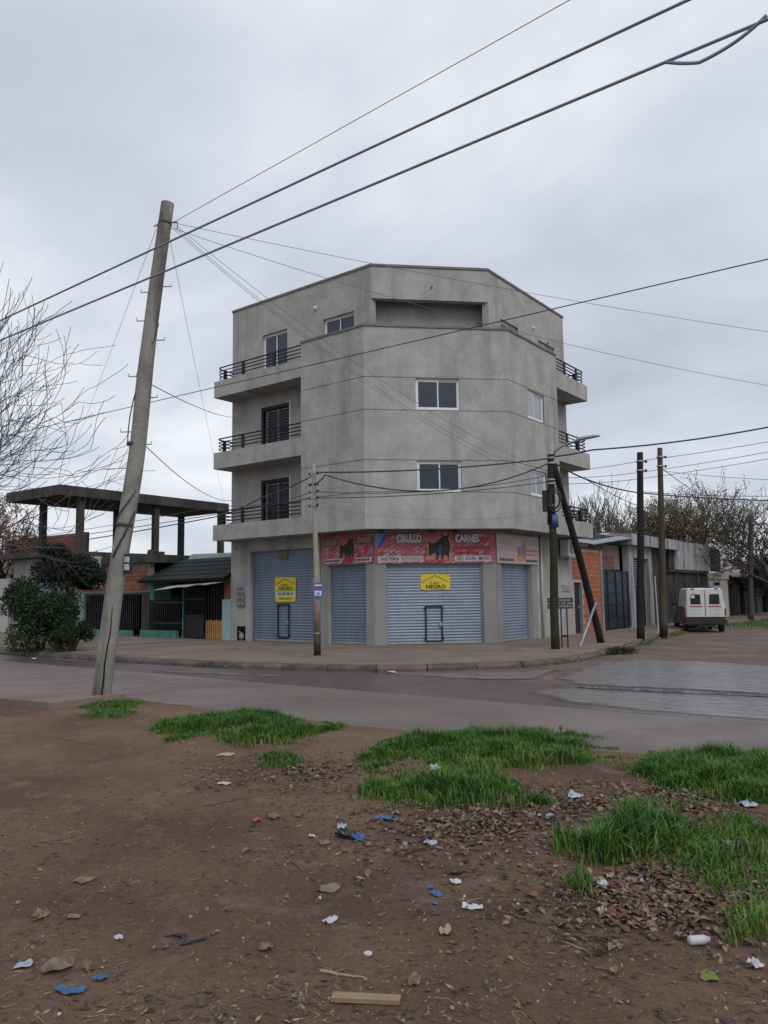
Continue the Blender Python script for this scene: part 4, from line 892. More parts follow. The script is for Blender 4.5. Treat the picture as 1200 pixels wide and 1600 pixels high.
t = thing('mouldy_corner_house', 'dark mould-stained old house with a pale grey streaked parapet and cream corner', 'house', (K-2,23,PAV))
mb = MB(FRt); mb.wall(17.65,26.6,Z0,2.62,-.02,.3,[(18.2,19.3,0,2.0)]); mb.build('wall', mould, t)
mb = MB(FRt); mb.box((18.2,-.22,PAV),(19.3,-.15,2.0)); mb.build('door', M('brown_door',(.07,.04,.032),(.05,.03,.025),3,.7), t)
mb = MB(FRt); mb.box((19.5,-.2,2.63),(26.4,.12,2.78)); mb.build('ledge', mould, t)
for i,(a,b,zt) in enumerate(((20.9,22.7,4.22),(22.71,24.3,4.24),(24.31,25.9,4.26),(25.91,27.3,4.2),(27.4,29.3,4.12))):
    mb = MB(FRt); mb.box((a,-.25,2.79),(b,.02-.02*(i%2),zt)); mb.build('parapet_panel', oldconc_l if i < 4 else oldconc, t)
mb = MB(FRt); mb.wall(17.65,20.88,2.63,3.72,-.05,.2,[(18.6,20.1,2.75,3.6)]); mb.build('upper_wall', mould, t)
mb = MB(FRt); mb.box((18.6,-.2,2.75),(20.1,-.17,3.6)); mb.build('window', dark_in, t)
mb = MB(FRt); mb.box((26.65,-.5,Z0),(30.5,.05,2.35)); mb.build('corner_pier', cream, t)
mb = MB(FRt); mb.box((26.55,-.5,2.36),(30.6,.12,2.72)); mb.build('capital', cream, t)
mb = MB(FRt); mb.box((27.6,.051,2.0),(28.7,.07,2.16)); mb.build('vent', dark_in, t)
for s in (20.7,24.4):
    mb = MB(FRt); mb.tube([(s,.08,PAV),(s,.08,2.6)], .03, 6); mb.build('downpipe', rusty, t)
mb = MB(); mb.box((-4,17.7,Z0),(K-.4,30.4,2.6)); mb.build('core', mould, t)
mb = MB(FRt); mb.tube([(29.6,.15,3.3),(29.6,.32,3.3)], .24, 14); mb.tube([(29.6,0,2.95),(29.6,.15,3.3)], .02, 5); mb.build('satellite_dish', meter_g, t)

t = thing('red_roofed_shops', 'row of dark shopfronts under a faded red tin roof far up the street', 'house', (K-3,36,PAV))
mb = MB(FRt); mb.wall(30.7,46,Z0,2.45,-.1,.3,[(31.3,32.6,0,2.1),(33.2,35,0,2.1),(36,38.5,0,2.1),(40,43,0,2.1)]); mb.build('wall', oldconc, t)
for (a,b) in ((31.3,32.6),(33.2,35),(36,38.5),(40,43)):
    mb = MB(FRt); mb.box((a,-.35,PAV),(b,-.3,2.1)); mb.build('door', gate_m if a != 36 else zinc, t)
mb = MB(); mb.add([(K+.3,30.7,2.5),(K+.3,46,2.5),(K-5,46,4.6),(K-5,30.7,4.6),(K+.3,30.7,2.6),(K+.3,46,2.6),(K-5,46,4.7),(K-5,30.7,4.7)], [(3,2,1,0),(4,5,6,7),(0,1,5,4),(1,2,6,5),(2,3,7,6),(3,0,4,7)]); mb.build('roof', redtin, t)
t = thing('distant_garden_wall', 'low grey garden wall closing the far end of the dirt street', 'wall', (6,75,0))
mb = MB(); mb.box((-6,74.8,-.1),(24,75.2,2.6)); mb.build('wall', oldconc, t)

# ------------------------------------------------------------------ van
van = thing('parked_van', 'white and maroon panel van parked half on the kerb of the side street', 'van', (5.98,14.05,.02), radians(25))
vw = M('van_white', (.60,.61,.62), (.52,.53,.54), 2, .35, stain=(.3,.28,.26), sscale=4, samt=.3)
vr = M('van_maroon', (.075,.010,.018), (.055,.008,.014), 2, .3)
vk = M('van_rubber', (.015,.015,.016), (.022,.022,.023), 6, .75)
vred = M('van_red', (.40,.02,.03), (.3,.015,.02), 3, .3)
vg = M('van_glass', (.012,.014,.017), (.02,.022,.025), 2, .06, spec=.7, fine=0)
def loft(sections, name, mat, parent, smooth=True):
    """sections: list of (y, half-width bottom, half-width top, z0, z1)"""
    mb = MB(); n = 0; vs = []
    for (y,wb,wt,z0,z1) in sections:
        c = min(.09,(z1-z0)*.3)
        ring = [(-wb+.03,z0),(wb-.03,z0),(wb,z0+.04),(wt,z1-c),(wt-c*.35,z1-c*.3),(wt-c*1.1,z1),(-wt+c*1.1,z1),(-wt+c*.35,z1-c*.3),(-wt,z1-c),(-wb,z0+.04)]
        n = len(ring); vs += [(a,y,b) for a,b in ring]
    k = len(sections)
    fs = [tuple(range(n)), tuple((k-1)*n+j for j in range(n))[::-1]]+[(i*n+j,(i+1)*n+j,(i+1)*n+(j+1)%n,i*n+(j+1)%n) for i in range(k-1) for j in range(n)]
    mb.add(vs, fs); o = mb.build(name, mat, parent, local=True, smooth=False, weld=True)
    return o
body = loft([(.02,.74,.76,.30,.99),(.4,.78,.775,.28,1.0),(2.4,.79,.775,.28,1.0),(2.75,.79,.76,.28,1.0),(3.1,.785,.72,.28,.95),(3.75,.76,.66,.30,.80),(3.93,.70,.58,.34,.66)], 'body', vr, van)
cargo = loft([(.0,.755,.66,.62,1.74),(.06,.765,.665,1.0,1.78),(1.0,.765,.67,1.0,1.80),(1.9,.765,.67,1.0,1.79),(2.05,.76,.63,1.0,1.66)], 'cargo_box', vw, van)
cab = loft([(2.05,.755,.60,1.0,1.64),(2.35,.75,.58,1.0,1.62),(2.75,.745,.54,.98,1.40),(3.12,.73,.60,.94,1.02)], 'cab', vw, van)
for sx in (-1,1):
    mb = MB(); a,b = (.03,.69) if sx > 0 else (-.69,-.03)
    mb.box((a,-.022,.63),(b,.012,1.70)); dr = mb.build('rear_door', vw, van, local=True)
    c = (a+b)/2; 
    mb = MB(); mb.T = None
    pl_ = [(c-.20,1.16),(c-.16,1.13),(c+.16,1.13),(c+.20,1.16),(c+.19,1.50),(c+.15,1.54),(c-.15,1.54),(c-.19,1.50)]
    nn = len(pl_); mb.add([(p[0],-.030,p[1]) for p in pl_]+[(p[0],-.018,p[1]) for p in pl_], [tuple(range(nn)),tuple(range(nn,2*nn))[::-1]]+[(i,nn+i,nn+(i+1)%nn,(i+1)%nn) for i in range(nn)]); mb.build('window', vg, dr, local=True)
    mb = MB(); mb.box((c-.25,-.028,1.02),(c+.25,-.0225,1.065)); mb.build('stripe', vred, dr, local=True)
    mb = MB(); mb.box((c-.17,-.026,.72),(c+.17,-.0225,.73)); mb.box((c-.17,-.026,.92),(c+.17,-.0225,.93)); mb.box((c-.17,-.026,.731),(c-.16,-.0225,.919)); mb.box((c+.16,-.026,.731),(c+.17,-.0225,.919)); mb.build('pressing_shadow', M('van_shadow_line',(.3,.3,.31),(.26,.26,.27),3,.5), dr, local=True)  # raised grey strips paint the shadow line of the door panel
    if sx < 0:
        mb = MB(); mb.box((c-.17,-.034,1.38),(c-.03,-.031,1.50)); mb.build('sticker', ink_w, dr, local=True)
    mb = MB(); mb.box((sx*.76-.03,-.02,.66),(sx*.76+.03,.05,.96)); mb.build('tail_light', vred, van, local=True)
    mb = MB(); mb.box((sx*.772-.012,2.12,1.03),(sx*.772-.012+.004*sx,2.62,1.05)) ; 
    sw = [(2.1,1.05),(2.72,1.05),(2.60,1.36),(2.42,1.50),(2.1,1.52)]
    mb = MB(); f = lambda z: (.762-(z-1.0)*.26)*sx
    mb.add([(f(z)+sx*.012,y,z) for y,z in sw]+[(f(z)-sx*.05,y,z) for y,z in sw], [(0,1,2,3,4),(9,8,7,6,5)]+[(i,5+i,5+(i+1)%5,(i+1)%5) for i in range(5)]); mb.build('side_window', vg, van, local=True)
    for yw in (.62,3.15):
        mb = MB(); mb.lathe([(.20,-.09),(.275,-.085),(.29,-.05),(.29,.05),(.275,.085),(.20,.09)], 20, (sx*.69,yw,.285), 'x'); tw = mb.build('wheel', vk, van, local=True, smooth=False)
        mb = MB(); mb.lathe([(.19,-.06),(.19,.07),(.06,.095)] if sx > 0 else [(.06,-.095),(.19,-.07),(.19,.06)], 14, (sx*.69,yw,.285), 'x'); mb.build('rim', galv, tw, local=True)
mb = MB(); mb.add([(-.52,2.80,1.36),(.52,2.80,1.36),(.60,3.13,1.0),(-.60,3.13,1.0),(-.52,2.83,1.37),(.52,2.83,1.37),(.60,3.16,1.01),(-.60,3.16,1.01)], [(3,2,1,0),(4,5,6,7),(0,1,5,4),(1,2,6,5),(2,3,7,6),(3,0,4,7)]); mb.build('windscreen', vg, van, local=True)
mb = MB(); mb.box((-.80,-.10,.34),(.80,.04,.50)); mb.box((-.35,-.06,.24),(.35,.3,.34)); mb.build('bumper', vk, van, local=True)
mb = MB(); mb.box((-.2,-.108,.46),(.2,-.101,.56)); mb.build('number_plate', ink_k, van, local=True)
mb = MB(); mb.box((-.006,-.026,.64),(.006,-.0225,1.69)); mb.build('door_gap', vk, van, local=True)
for x in (-.45,.45):
    mb = MB(); mb.box((x-.07,-.03,1.745),(x+.07,.02,1.775)); mb.build('roof_lamp', vk, van, local=True)
mb = MB(); mb.box((.05,.1,1.775),(.28,.25,1.84)); mb.build('roof_vent', vk, van, local=True)
mb = MB(); mb.box((-.93,2.62,1.05),(-.78,2.72,1.17)); mb.build('mirror', vk, van, local=True)

# ------------------------------------------------------------------ poles
def pole(name, label, base, top, r0, r1, mat, wob=.0, seg=14, sides=14, group=None, tar=0, cat='utility pole'):
    t = thing(name, label, cat, base, 0, group); b = Vector(base); e = Vector(top); mb = MB(); pts = []; rs = []
    for i in range(seg+1):
        k = i/seg; p = b.lerp(e, k); 
        p += Vector((noise.noise(Vector((k*3,base[0],1)))*wob, noise.noise(Vector((k*3,base[1],7)))*wob, 0))*sin(pi*k)
        pts.append(p); rs.append((r0+(r1-r0)*k)*(1+.06*noise.noise(Vector((k*9,base[0],3)))))
    pts[0].z -= .12
    mb.tube(pts, rs, sides); mb.build('shaft', mat, t, smooth=True)
    if tar:
        mb = MB(); mb.tube([b+Vector((0,0,-.03)),b.lerp(e,tar)], [r0*1.09,(r0+(r1-r0)*tar)*1.08], sides); mb.build('tarred_base', tar_m, t, smooth=True)
    return t
LB = G(157,1095,.06); LT = AT(262,318,LB)
def lean_at(px, py):
    k = (1095-py)/(1095-318); return LB.lerp(LT, k), k
lp = pole('leaning_pole', 'thick weathered grey pole leaning beside the old pavement slab at the lot edge', LB, LT, .155, .112, pole_conc, wob=.10, seg=30, sides=18)
right = Vector((cos(AL), sin(AL), 0))
for (px,py,sd) in ((228,467,-1),(260,458,1),(222,514,-1),(247,546,1),(207,604,-1),(234,638,1),(195,692,-1),(226,712,1)):
    p, k = lean_at(px,py); r = .155-.043*k
    mb = MB(); a = p+right*sd*r*.6; b = p+right*sd*(r+.14); mb.tube([a,b,b+Vector((0,0,.05))], .011, 5); mb.build('step_peg', galv, lp)
for py in (352,604,712,836):
    p, k = lean_at(0,py); r = (.155-.043*k)*1.04; ax = (LT-LB).normalized()
    mb = MB(); mb.tube([p-ax*.025,p+ax*.025], r, 18); mb.build('band', rusty, lp, smooth=True)
p, k = lean_at(0,350); mb = MB(); mb.tube([p+right*.09,p+right*.22,p+right*.22+Vector((0,0,-.12))], .014, 5); mb.tube([p-right*.09,p-right*.2+Vector((0,0,-.08))], .014, 5); mb.build('hook', galv, lp)
def wind(a, b, turns, r=.012, off=0):
    pts = []
    for i in range(40):
        k = i/39; pp = LB.lerp(LT, a+(b-a)*k); ang = off+k*turns*2*pi; rr = .155-.043*(a+(b-a)*k)+.012
        pts.append(pp+Vector((cos(ang)*rr, sin(ang)*rr, 0)))
    mb = MB(); mb.tube(pts, r, 5); mb.build('wound_cable', cable_m, lp)
wind(.30,.47,.9,.014,3.2); wind(.27,.36,.3,.016,4.9); wind(.5,.74,.5,.010,3.6)
p, k = lean_at(0,895)
mb = MB(); c = p+right*.17-VD*.06; mb.box((c.x-.05,c.y-.05,c.z-.16),(c.x+.05,c.y+.05,c.z+.16)); mb.tube([p,c],.03,5); jb = mb.build('junction_box', black_steel, lp)
mb = MB(); mb.box((c.x-.02,c.y-.062,c.z-.10),(c.x+.062,c.y-.02,c.z+.0)); mb.box((c.x-.02,c.y-.062,c.z+.03),(c.x+.062,c.y-.02,c.z+.12)); mb.build('fuse', paper_w, jb)

mb = MB(); fr_ = -Vector((VD.x,VD.y,0)).normalized(); mb.tube([LB.lerp(LT,k)+(fr_*.93+right*.30).normalized()*((.155-.043*k)*.99)+right*.012*sin(k*60) for k in (.01,.04,.07,.1,.13,.16,.18)], [.012,.013,.012,.010,.009,.006,.002], 4); mb.build('crack', dark_in, lp)
TB = G(496,1024,PAV); TT = AT(490,725,TB)
tp = pole('thin_wooden_pole', 'slim pale wooden pole with peeling bark in front of the widest shutter', TB, TT, .085, .05, pole_tan, wob=.06, seg=16, sides=10, tar=.11)
mb = MB(); mb.tube([TB.lerp(TT,.12)+Vector((.012,-.012,0)),TB.lerp(TT,.40)+Vector((.010,-.01,0))], [.083,.072], 10); mb.build('bare_wood', pole_wood, tp, smooth=True)
for py in (740,757,768,778,790):
    p = AT(491,py,TB); mb = MB(); mb.box((p.x-.11,p.y-.05,p.z-.02),(p.x+.11,p.y+.0,p.z+.03)); mb.build('clamp', rusty if py == 757 else galv, tp)
    for sgn in (-1,1):
        mb = MB(); q = p+Vector((sgn*.14,-.03,0)); mb.lathe([(.02,-.04),(.035,-.02),(.035,.02),(.02,.04)], 8, tuple(q)); mb.build('insulator', black_steel, tp)
ps = thing('blue_notice', 'small blue and white notice fixed to the slim wooden pole', 'notice', AT(498,935,TB)+Vector((0,0,0)))
FN = Fr(tuple(AT(497.5,935,TB)-Vector((0,0,AT(497.5,935,TB).z))-Vector((VD.x,VD.y,0))*.10), tuple(right), (-VD.x,-VD.y,0))
za, zb_ = AT(498,935,TB).z, AT(498,911,TB).z
mb = MB(FN); mb.box((-.11,-.004,za),(.12,.0,zb_)); mb.build('sheet', ink_blue, ps)
h_ = zb_-za
mb = MB(FN); mb.box((-.09,.001,za+.80*h_),(.10,.003,za+.90*h_)); mb.box((-.09,.001,za+.18*h_),(.09,.003,za+.5*h_)); mb.build('print', ink_w, ps)
mb = MB(FN); mb.box((-.09,.001,za+.62*h_),(.10,.003,za+.68*h_)); mb.build('print', ink_r, ps)
mb = MB(FN); mb.plate([(-.05,za+.25*h_),(.04,za+.22*h_),(.06,za+.36*h_),(-.02,za+.42*h_)], .0035, .005); mb.build('print', ink_sky, ps)

DB = G(868,1014,PAV); DT = AT(860,710,DB)
dp = pole('dark_utility_pole', 'dark olive utility pole with a blue sleeve and cable boxes at the pavement corner', DB, DT, .125, .085, pole_olive, wob=.03, tar=0)
mb = MB(); mb.tube([AT(862,820,DB),DT+Vector((0,0,-.02))], [.117,.089], 14); mb.build('tarred_top', pole_dark, dp, smooth=True)
mb = MB(); mb.tube([AT(864,824,DB)+right*.03,AT(863,804,DB)+right*.03], [.135,.125], 14); mb.build('sleeve', blue_m, dp, smooth=True)
mb = MB(); c = AT(854,783,DB); mb.box((c.x-.09,c.y-.09,c.z-.3),(c.x+.07,c.y+.05,c.z+.3)); mb.build('cable_box', black_steel, dp)
for i in range(5):
    mb = MB(); c = AT(866,782,DB)-Vector((VD.x,VD.y,0))*.12+Vector((0,0,R.uniform(-.05,.05))); rr = R.uniform(.2,.34)
    mb.tube([c+right*cos(a*pi/8)*rr*.55+Vector((0,0,sin(a*pi/8)*rr)) for a in range(17)], .012, 5, cap=False); mb.build('cable_coil', cable_m, dp)
for py in (716,724,750,756,790):
    p = AT(861,py,DB); mb = MB(); mb.tube([p-Vector((0,0,.025)),p+Vector((0,0,.025))], .115, 12); mb.build('band', galv, dp, smooth=True)
mb = MB(); A = AT(864,716,DB); arm = [A, AT(866,706,DB)-Vector((VD.x,VD.y,0))*.1, AT(876,699.5,DB)-Vector((VD.x,VD.y,0))*.3, AT(893,695,DB)-Vector((VD.x,VD.y,0))*.6, AT(904,692.5,DB)-Vector((VD.x,VD.y,0))*.8]
mb.tube(arm, .028, 8); mb.build('lamp_arm', galv, dp, smooth=True)
e0 = arm[-2]; e1 = AT(921,692.5,DB)-Vector((VD.x,VD.y,0))*1.05; dr_ = (e1-e0).normalized(); sd_ = dr_.cross(Vector((0,0,1))).normalized()
mb = MB(); prof = [(0,.05,.05),(.2,.09,.07),(.5,.11,.06),(.8,.09,.05),(1,.03,.02)]; vs = []
for k_,w_,h2 in prof:
    c = e0.lerp(e1,k_); vs += [c-sd_*w_,c-sd_*w_*.6+Vector((0,0,h2)),c+sd_*w_*.6+Vector((0,0,h2)),c+sd_*w_,c-Vector((0,0,.03))]
mb.add(vs, [tuple(range(5))[::-1],tuple(range(20,25))]+[(i*5+j,i*5+(j+1)%5,i*5+5+(j+1)%5,i*5+5+j) for i in range(4) for j in range(5)]); mb.build('lamp_head', meter_g, dp)

SB = G(940,1004,PAV); STp = AT(866,727,DB)
pole('strut_pole', 'dark slanting strut pole propping the utility pole with the blue sleeve', SB, STp, .115, .085, pole_dark, wob=.03, group=None)
t = thing('guy_anchor_tube', 'grey slanting steel guard tube crossing the foot of the strut pole', 'guard tube', G(906,1012,PAV))
gA = G(906,1012,PAV); gB = AT(930,966,gA); gC = AT(955,938,(5.75,3.0)) 
gC = AT(931,942,(5.6,3.6)); mb = MB(); mb.tube([gA, gC], .035, 8); mb.build('tube', galv, t, smooth=True)
P3 = G(1001,998,PAV); P3T = AT(1000,707,P3)
p3 = pole('tarred_pole', 'dark tarred pole standing in front of the steel gate with the blue door behind', P3, P3T, .13, .10, pole_dark, wob=.03)
P4 = G(1037,992,PAV); P4T = AT(1031,700,P4)
p4 = pole('brown_pole', 'brown pole with a black painted foot next to the parked van', P4, P4T, .135, .09, pole_mid, wob=.03, tar=.10)
for pb, pt, nm in ((P3,P3T,p3),(P4,P4T,p4)):
    for k in (.90,.95):
        c = pb.lerp(pt,k); mb = MB(); mb.tube([c-Vector((0,0,.03)),c+Vector((0,0,.03))], .125, 12); mb.build('band', galv, nm, smooth=True)
        mb = MB(); q = c+right*.2; mb.lathe([(.02,-.05),(.045,-.02),(.045,.02),(.02,.05)], 8, tuple(q)); mb.tube([c,q],.015,5); mb.build('insulator', black_steel, nm)
P5 = G(1173,970,.05); P5T = AT(1173,805,P5)
p5 = pole('far_street_pole', 'distant grey pole on the grass verge beyond the parked van', P5, P5T, .15, .11, pole_mid, wob=.02)
for (pa, pb_, lab) in (((987,982),(1000,925),'pale thin stick leaning on the dark tarred pole'),((1029,988),(1023,900),'white stick propped upright at the foot of the brown pole'),((994,982),(987,878),'pale straight pole standing beside the steel gate')):
    a = G(pa[0],pa[1],PAV); b = AT(pb_[0],pb_[1],a); t = thing('prop_stick', lab, 'stick', a); mb = MB(); mb.tube([a,b], .028, 6); mb.build('shaft', pvc, t)

# street name sign on two bars
s0_ = G(883,1012,PAV); t = thing('street_sign', 'black street name sign with two rows of letters on twin bars', 'street sign', s0_)
FS = Fr((s0_.x,s0_.y,0), tuple(right), (-VD.x,-VD.y,0))
z1_ = AT(883,934,s0_).z; z2_ = AT(883,951,s0_).z; zb_ = s0_.z
mb = MB(FS); mb.box((-.10,-.015,zb_-.05),(-.065,.015,z1_)); mb.box((.065,-.015,zb_-.05),(.10,.015,z1_)); mb.box((-.07,-.012,zb_+.3),(.07,.012,zb_+.36)); mb.build('bars', black_steel, t)
for (za_,zc_) in ((z2_+.0,(z1_+z2_)/2-.012),((z1_+z2_)/2+.012,z1_)):
    mb = MB(FS); mb.box((-.46,.016,za_),(.26,.03,zc_)); pn = mb.build('plate', ink_k, t)
    mb = MB(FS); q = -.42
    while q < .2:
        l_ = R.uniform(.035,.06); zz0 = za_+(zc_-za_)*.25; zz1 = za_+(zc_-za_)*.78
        mb.box((q,.0305,zz0),(q+.014,.032,zz1)); mb.box((q+.0141,.0305,R.choice((zz0,zz1-.016))),(q+l_-.012,.032,R.choice((zz0,zz1-.016))+.016)) if False else None
        mb.box((q+l_-.013,.0305,zz0),(q+l_,.032,zz1)); q += l_+.022
    mb.build('worn_letters', ink_pale, pn)

# ------------------------------------------------------------------ overhead cables
def cable(label, pts, sag=0, r=.012, mat=None, n=5, seg=22, name='overhead_cable'):
    """pts: 3D points joined by hanging spans"""
    mb = MB(); path = []
    for i in range(len(pts)-1):
        a, b = Vector(pts[i]), Vector(pts[i+1]); sg = sag[i] if hasattr(sag,'__len__') else sag
        for k in range(seg+(1 if i == len(pts)-2 else 0)):
            u = k/seg; p = a.lerp(b,u); p = p-Vector((0,0,4*sg*u*(1-u))); path.append(p)
    mb.tube(path, r, n); o = mb.build(name, mat or cable_m, smooth=True)
    return tag(o, label, 'cable', 'overhead cables')
def lineY(p, q, y, xa, xb):
    """straight street-parallel wire through two sighted points in the vertical plane y"""
    A, B = PY(*p,y), PY(*q,y); f = lambda x: A.lerp(B,(x-A.x)/(B.x-A.x)); return [f(xa), f(xb)]
yc = LB.y-.45
cable('thick upper cable along the road crossing in front of the leaning pole top', lineY((1075,0),(75,466),yc,-45,22), .0, .016, cable_b, 6)
cl = lineY((1040,97),(100,490),yc,-45,22); cable('thick lower cable along the road crossing in front of the leaning pole', cl, 0, .016, cable_b, 6)
kx = PY(1040,97,yc); e1_ = PY(1198,24,yc)
cable('drooping blue-grey tail cable spliced to the thick lower road cable', [kx, PY(1092,98,yc), PY(1150,65,yc), e1_], [.01,.01,.01], .017, cable_b)
LTt = lean_at(0,350)[0]
pr = PY(890,0,LTt.y); cable('single thin wire from the leaning pole top high over the road', [LTt+right*.15, LTt+right*.15+(pr-LTt-right*.15)*1.9], .0, .0055, cable_g)
cable('long wire parallel to the road running past the balconies', lineY((100,660),(1200,405),-5.6,-45,26), 0, .011, cable_m)
def dpt(py): return AT(861,py,DB)
for i,(py,sg,lab) in enumerate(((738,.75,'upper thin drop wire from the leaning pole top to the dark utility pole'),(748,.95,'middle thin drop wire from the leaning pole top to the dark utility pole'),(758,.9,'lower thin drop wire from the leaning pole top to the dark utility pole'))):
    cable(lab, [LTt+right*.12+Vector((0,0,-.05*i)), dpt(py)], sg*.62, .0045, cable_g)
cable('thin wire from the leaning pole top across the roof parapet', [LTt+right*.1, DD(1260,527,19)], .12, .0045, cable_g)
cable('thin wire from the leaning pole top across the upper chamfer wall', [LTt+right*.1+Vector((0,0,-.1)), DD(1260,612,19)], .30, .0045, cable_g)
cable('thin wire from the leaning pole to the unfinished roof slab corner', [lean_at(0,352)[0]-right*.12, (-18.4,-.05,6.95)], .1, .004, cable_g)
cable('thin wire from the leaning pole to the far end of the unfinished slab', [lean_at(0,372)[0]+right*.1, (-18.4,9.8,6.9)], .1, .004, cable_g)
cable('drop wire from the leaning pole middle to the middle balcony', [lean_at(0,618)[0]+right*.15, PY(362,652,0)], .1, .008, cable_m)
cable('drop wire from the leaning pole to the lowest balcony wall', [lean_at(0,712)[0]+right*.15, PY(362,782,0)], .28, .008, cable_m)
def tpt(py): return AT(491,py,TB)
cable('twisted cable bundle from the slim wooden pole to the dark utility pole', [tpt(740), AT(505,738,TB), dpt(716)], [.0,.10], .020, cable_m, 6)
cable('sagging cable bundle looping from the slim wooden pole to the dark utility pole', [tpt(756), AT(508,742,TB), dpt(722)], [.05,.62], .020, cable_m, 6)
cable('wire from the slim wooden pole third clamp to the utility pole', [tpt(768), dpt(742)], .22, .010, cable_m)
cable('wire from the slim wooden pole fourth clamp to the utility pole', [tpt(778), dpt(752)], .12, .012, cable_m)
cable('faint wire from the slim wooden pole lowest clamp to the utility pole', [tpt(790), dpt(800)], .30, .004, cable_g)
cable('thick cable bundle from the slim wooden pole down the left street', [tpt(742), PY(410,777,-2.6), PY(345,806,-2.6), (-44,-2.6,4.4)], [.05,.03,.6], .018, cable_m, 6)
cable('second cable from the slim wooden pole down the left street', [tpt(768), PY(345,790,-2.6), (-44,-2.6,4.75)], [.15,.5], .010, cable_m)
cable('third cable from the slim wooden pole past the lowest railing', [tpt(778), (-44,-2.6,4.15)], .35, .012, cable_m)
cable('twisted street cable from the dark utility pole across the side street', [dpt(714), AT(925,703,DB), DD(1270,653,24)], [.02,.12], .022, cable_m, 6)
cable('thick cable bundle from the dark utility pole to the tarred pole', [dpt(720), AT(914,748,(5.7,3.0)), AT(1000,770,P3), DD(1290,782,36)], [.03,.06,.1], .024, cable_m, 6)
cable('cable spur from the splice down towards the workshop roof', [AT(914,748,(5.7,3.0)), AT(985,786,P3), AT(1037,800,P4)], [.03,.02], .012, cable_m)
for i,(a,b,lab) in enumerate(((720,688,'uppermost thin wire from the tarred pole across the side street'),(738,703,'second thin wire from the tarred pole across the side street'),(748,714,'third thin wire from the tarred pole across the side street'))):
    cable(lab, [dpt(738+i*9), AT(1000,a,P3), DD(1290,b-14,26)], [.05,.05], .009, cable_m)
cable('thin wire from the brown pole towards the far grey pole', [AT(1036,733,P4), AT(1173,812,P5)], .25, .014, cable_m)
cable('low wire from the brown pole over the street', [AT(1036,736,P4), DD(1290,752,30)], .08, .008, cable_m)
cable('far cable from the distant grey pole across the dirt street', [AT(1173,820,P5), DD(1290,790,40)], .15, .018, cable_m)
cable('level wire from the tarred pole across the side street at tree height', [AT(1000,768,P3), DD(1290,772,36)], .12, .011, cable_m)

# ------------------------------------------------------------------ trees and shrubs
def rvec(rg): 
    while True:
        v = Vector((rg.uniform(-1,1),rg.uniform(-1,1),rg.uniform(-1,1)))
        if .05 < v.length < 1: return v.normalized()
def grow(mbs, p, d, ln, r, lev, maxlev, rg, tips, prm):
    n = 6 if lev < 2 else 5; pts = [p.copy()]; rs = [r]; cur = p.copy(); dd = d.copy()
    for i in range(n):
        dd = (dd+rvec(rg)*prm['wig']+Vector((0,0,prm['up']))).normalized(); cur = cur+dd*ln/n; pts.append(cur.copy()); rs.append(max(prm['rmin'], r*(1-(i+1)/n*.55)))
    (mbs[0] if lev < 2 else mbs[1]).tube(pts, rs, 7 if lev < 2 else (4 if lev < maxlev-1 else 3), cap=lev < 2)
    if lev >= maxlev: tips.append(pts); return
    k = prm['kids'][min(lev,len(prm['kids'])-1)]
    for c in range(k):
        u = rg.uniform(.35,1) if c else 1.0
        i = min(n, max(1, int(round(u*n)))); q = pts[i]; base = (pts[i]-pts[i-1]).normalized()
        side = rvec(rg); side = (side-base*side.dot(base)).normalized()
        ang = rg.uniform(*prm['ang']); nd = (base*cos(ang)+side*sin(ang)).normalized()
        grow(mbs, q, nd, ln*rg.uniform(*prm['len']), max(prm['rmin'],rs[i]*rg.uniform(.6,.8)), lev+1, maxlev, rg, tips, prm)
    if lev >= maxlev-1: tips.append(pts)
def tree(name, label, base, h0, lean, r, maxlev, seed, prm, bk, leaf=None, lsize=.07, lper=6, group=None, spread=.25, crown_name='crown'):
    rg = random.Random(seed); t = thing(name, label, 'tree', base, 0, group); mbs = [MB(), MB()]; tips = []
    grow(mbs, Vector(base)-Vector((0,0,.1)), Vector(lean).normalized(), h0, r, 0, maxlev, rg, tips, prm)
    mbs[0].build('trunk', bk, t, smooth=True)
    cr_ = mbs[1].build('twigs' if leaf else crown_name, bk, t)
    if leaf:
        mb = MB()
        for pts in tips:
            for q in pts[1:]:
                for _ in range(rg.randint(0,lper)):
                    c = q+rvec(rg)*rg.uniform(0,spread); a = rvec(rg)*lsize*rg.uniform(.6,1.3); b = rvec(rg).cross(a).normalized()*lsize*rg.uniform(.35,.6)
                    mb.add([c-a*.6,c+b*.5,c+a*.6,c-b*.5], [(0,1,2,3)])
        mb.build(crown_name, leaf, t)
    return t
pb_ = dict(wig=.13, up=.05, kids=[4,4,4,4,3], ang=(.35,.85), len=(.55,.8), rmin=.007)
# bare street tree whose limbs reach in from the left
bt = (-9.2,-8.6,.1)
BT = DD(-205,1020,25.5); 
tree('bare_street_tree', 'leafless grey street tree whose limbs reach in above the unfinished house', (BT.x,BT.y,.1), 3.6, (.15,.15,1), .20, 5, 12, dict(wig=.17, up=.06, kids=[7,5,4,4,2], ang=(.35,.9), len=(.66,.88), rmin=.008), bark, group=None)
# rust-leaved tree behind the unfinished house
q = DD(22,900,50); tree('rust_leaved_tree', 'sparse tree with rust brown leaves behind the unfinished house', (q.x,q.y,0), 3.4, (.05,0,1), .22, 4, 7, dict(wig=.15, up=.05, kids=[6,5,4,4], ang=(.4,1.0), len=(.6,.8), rmin=.012), bark_d, leaf_rust, .13, 5)
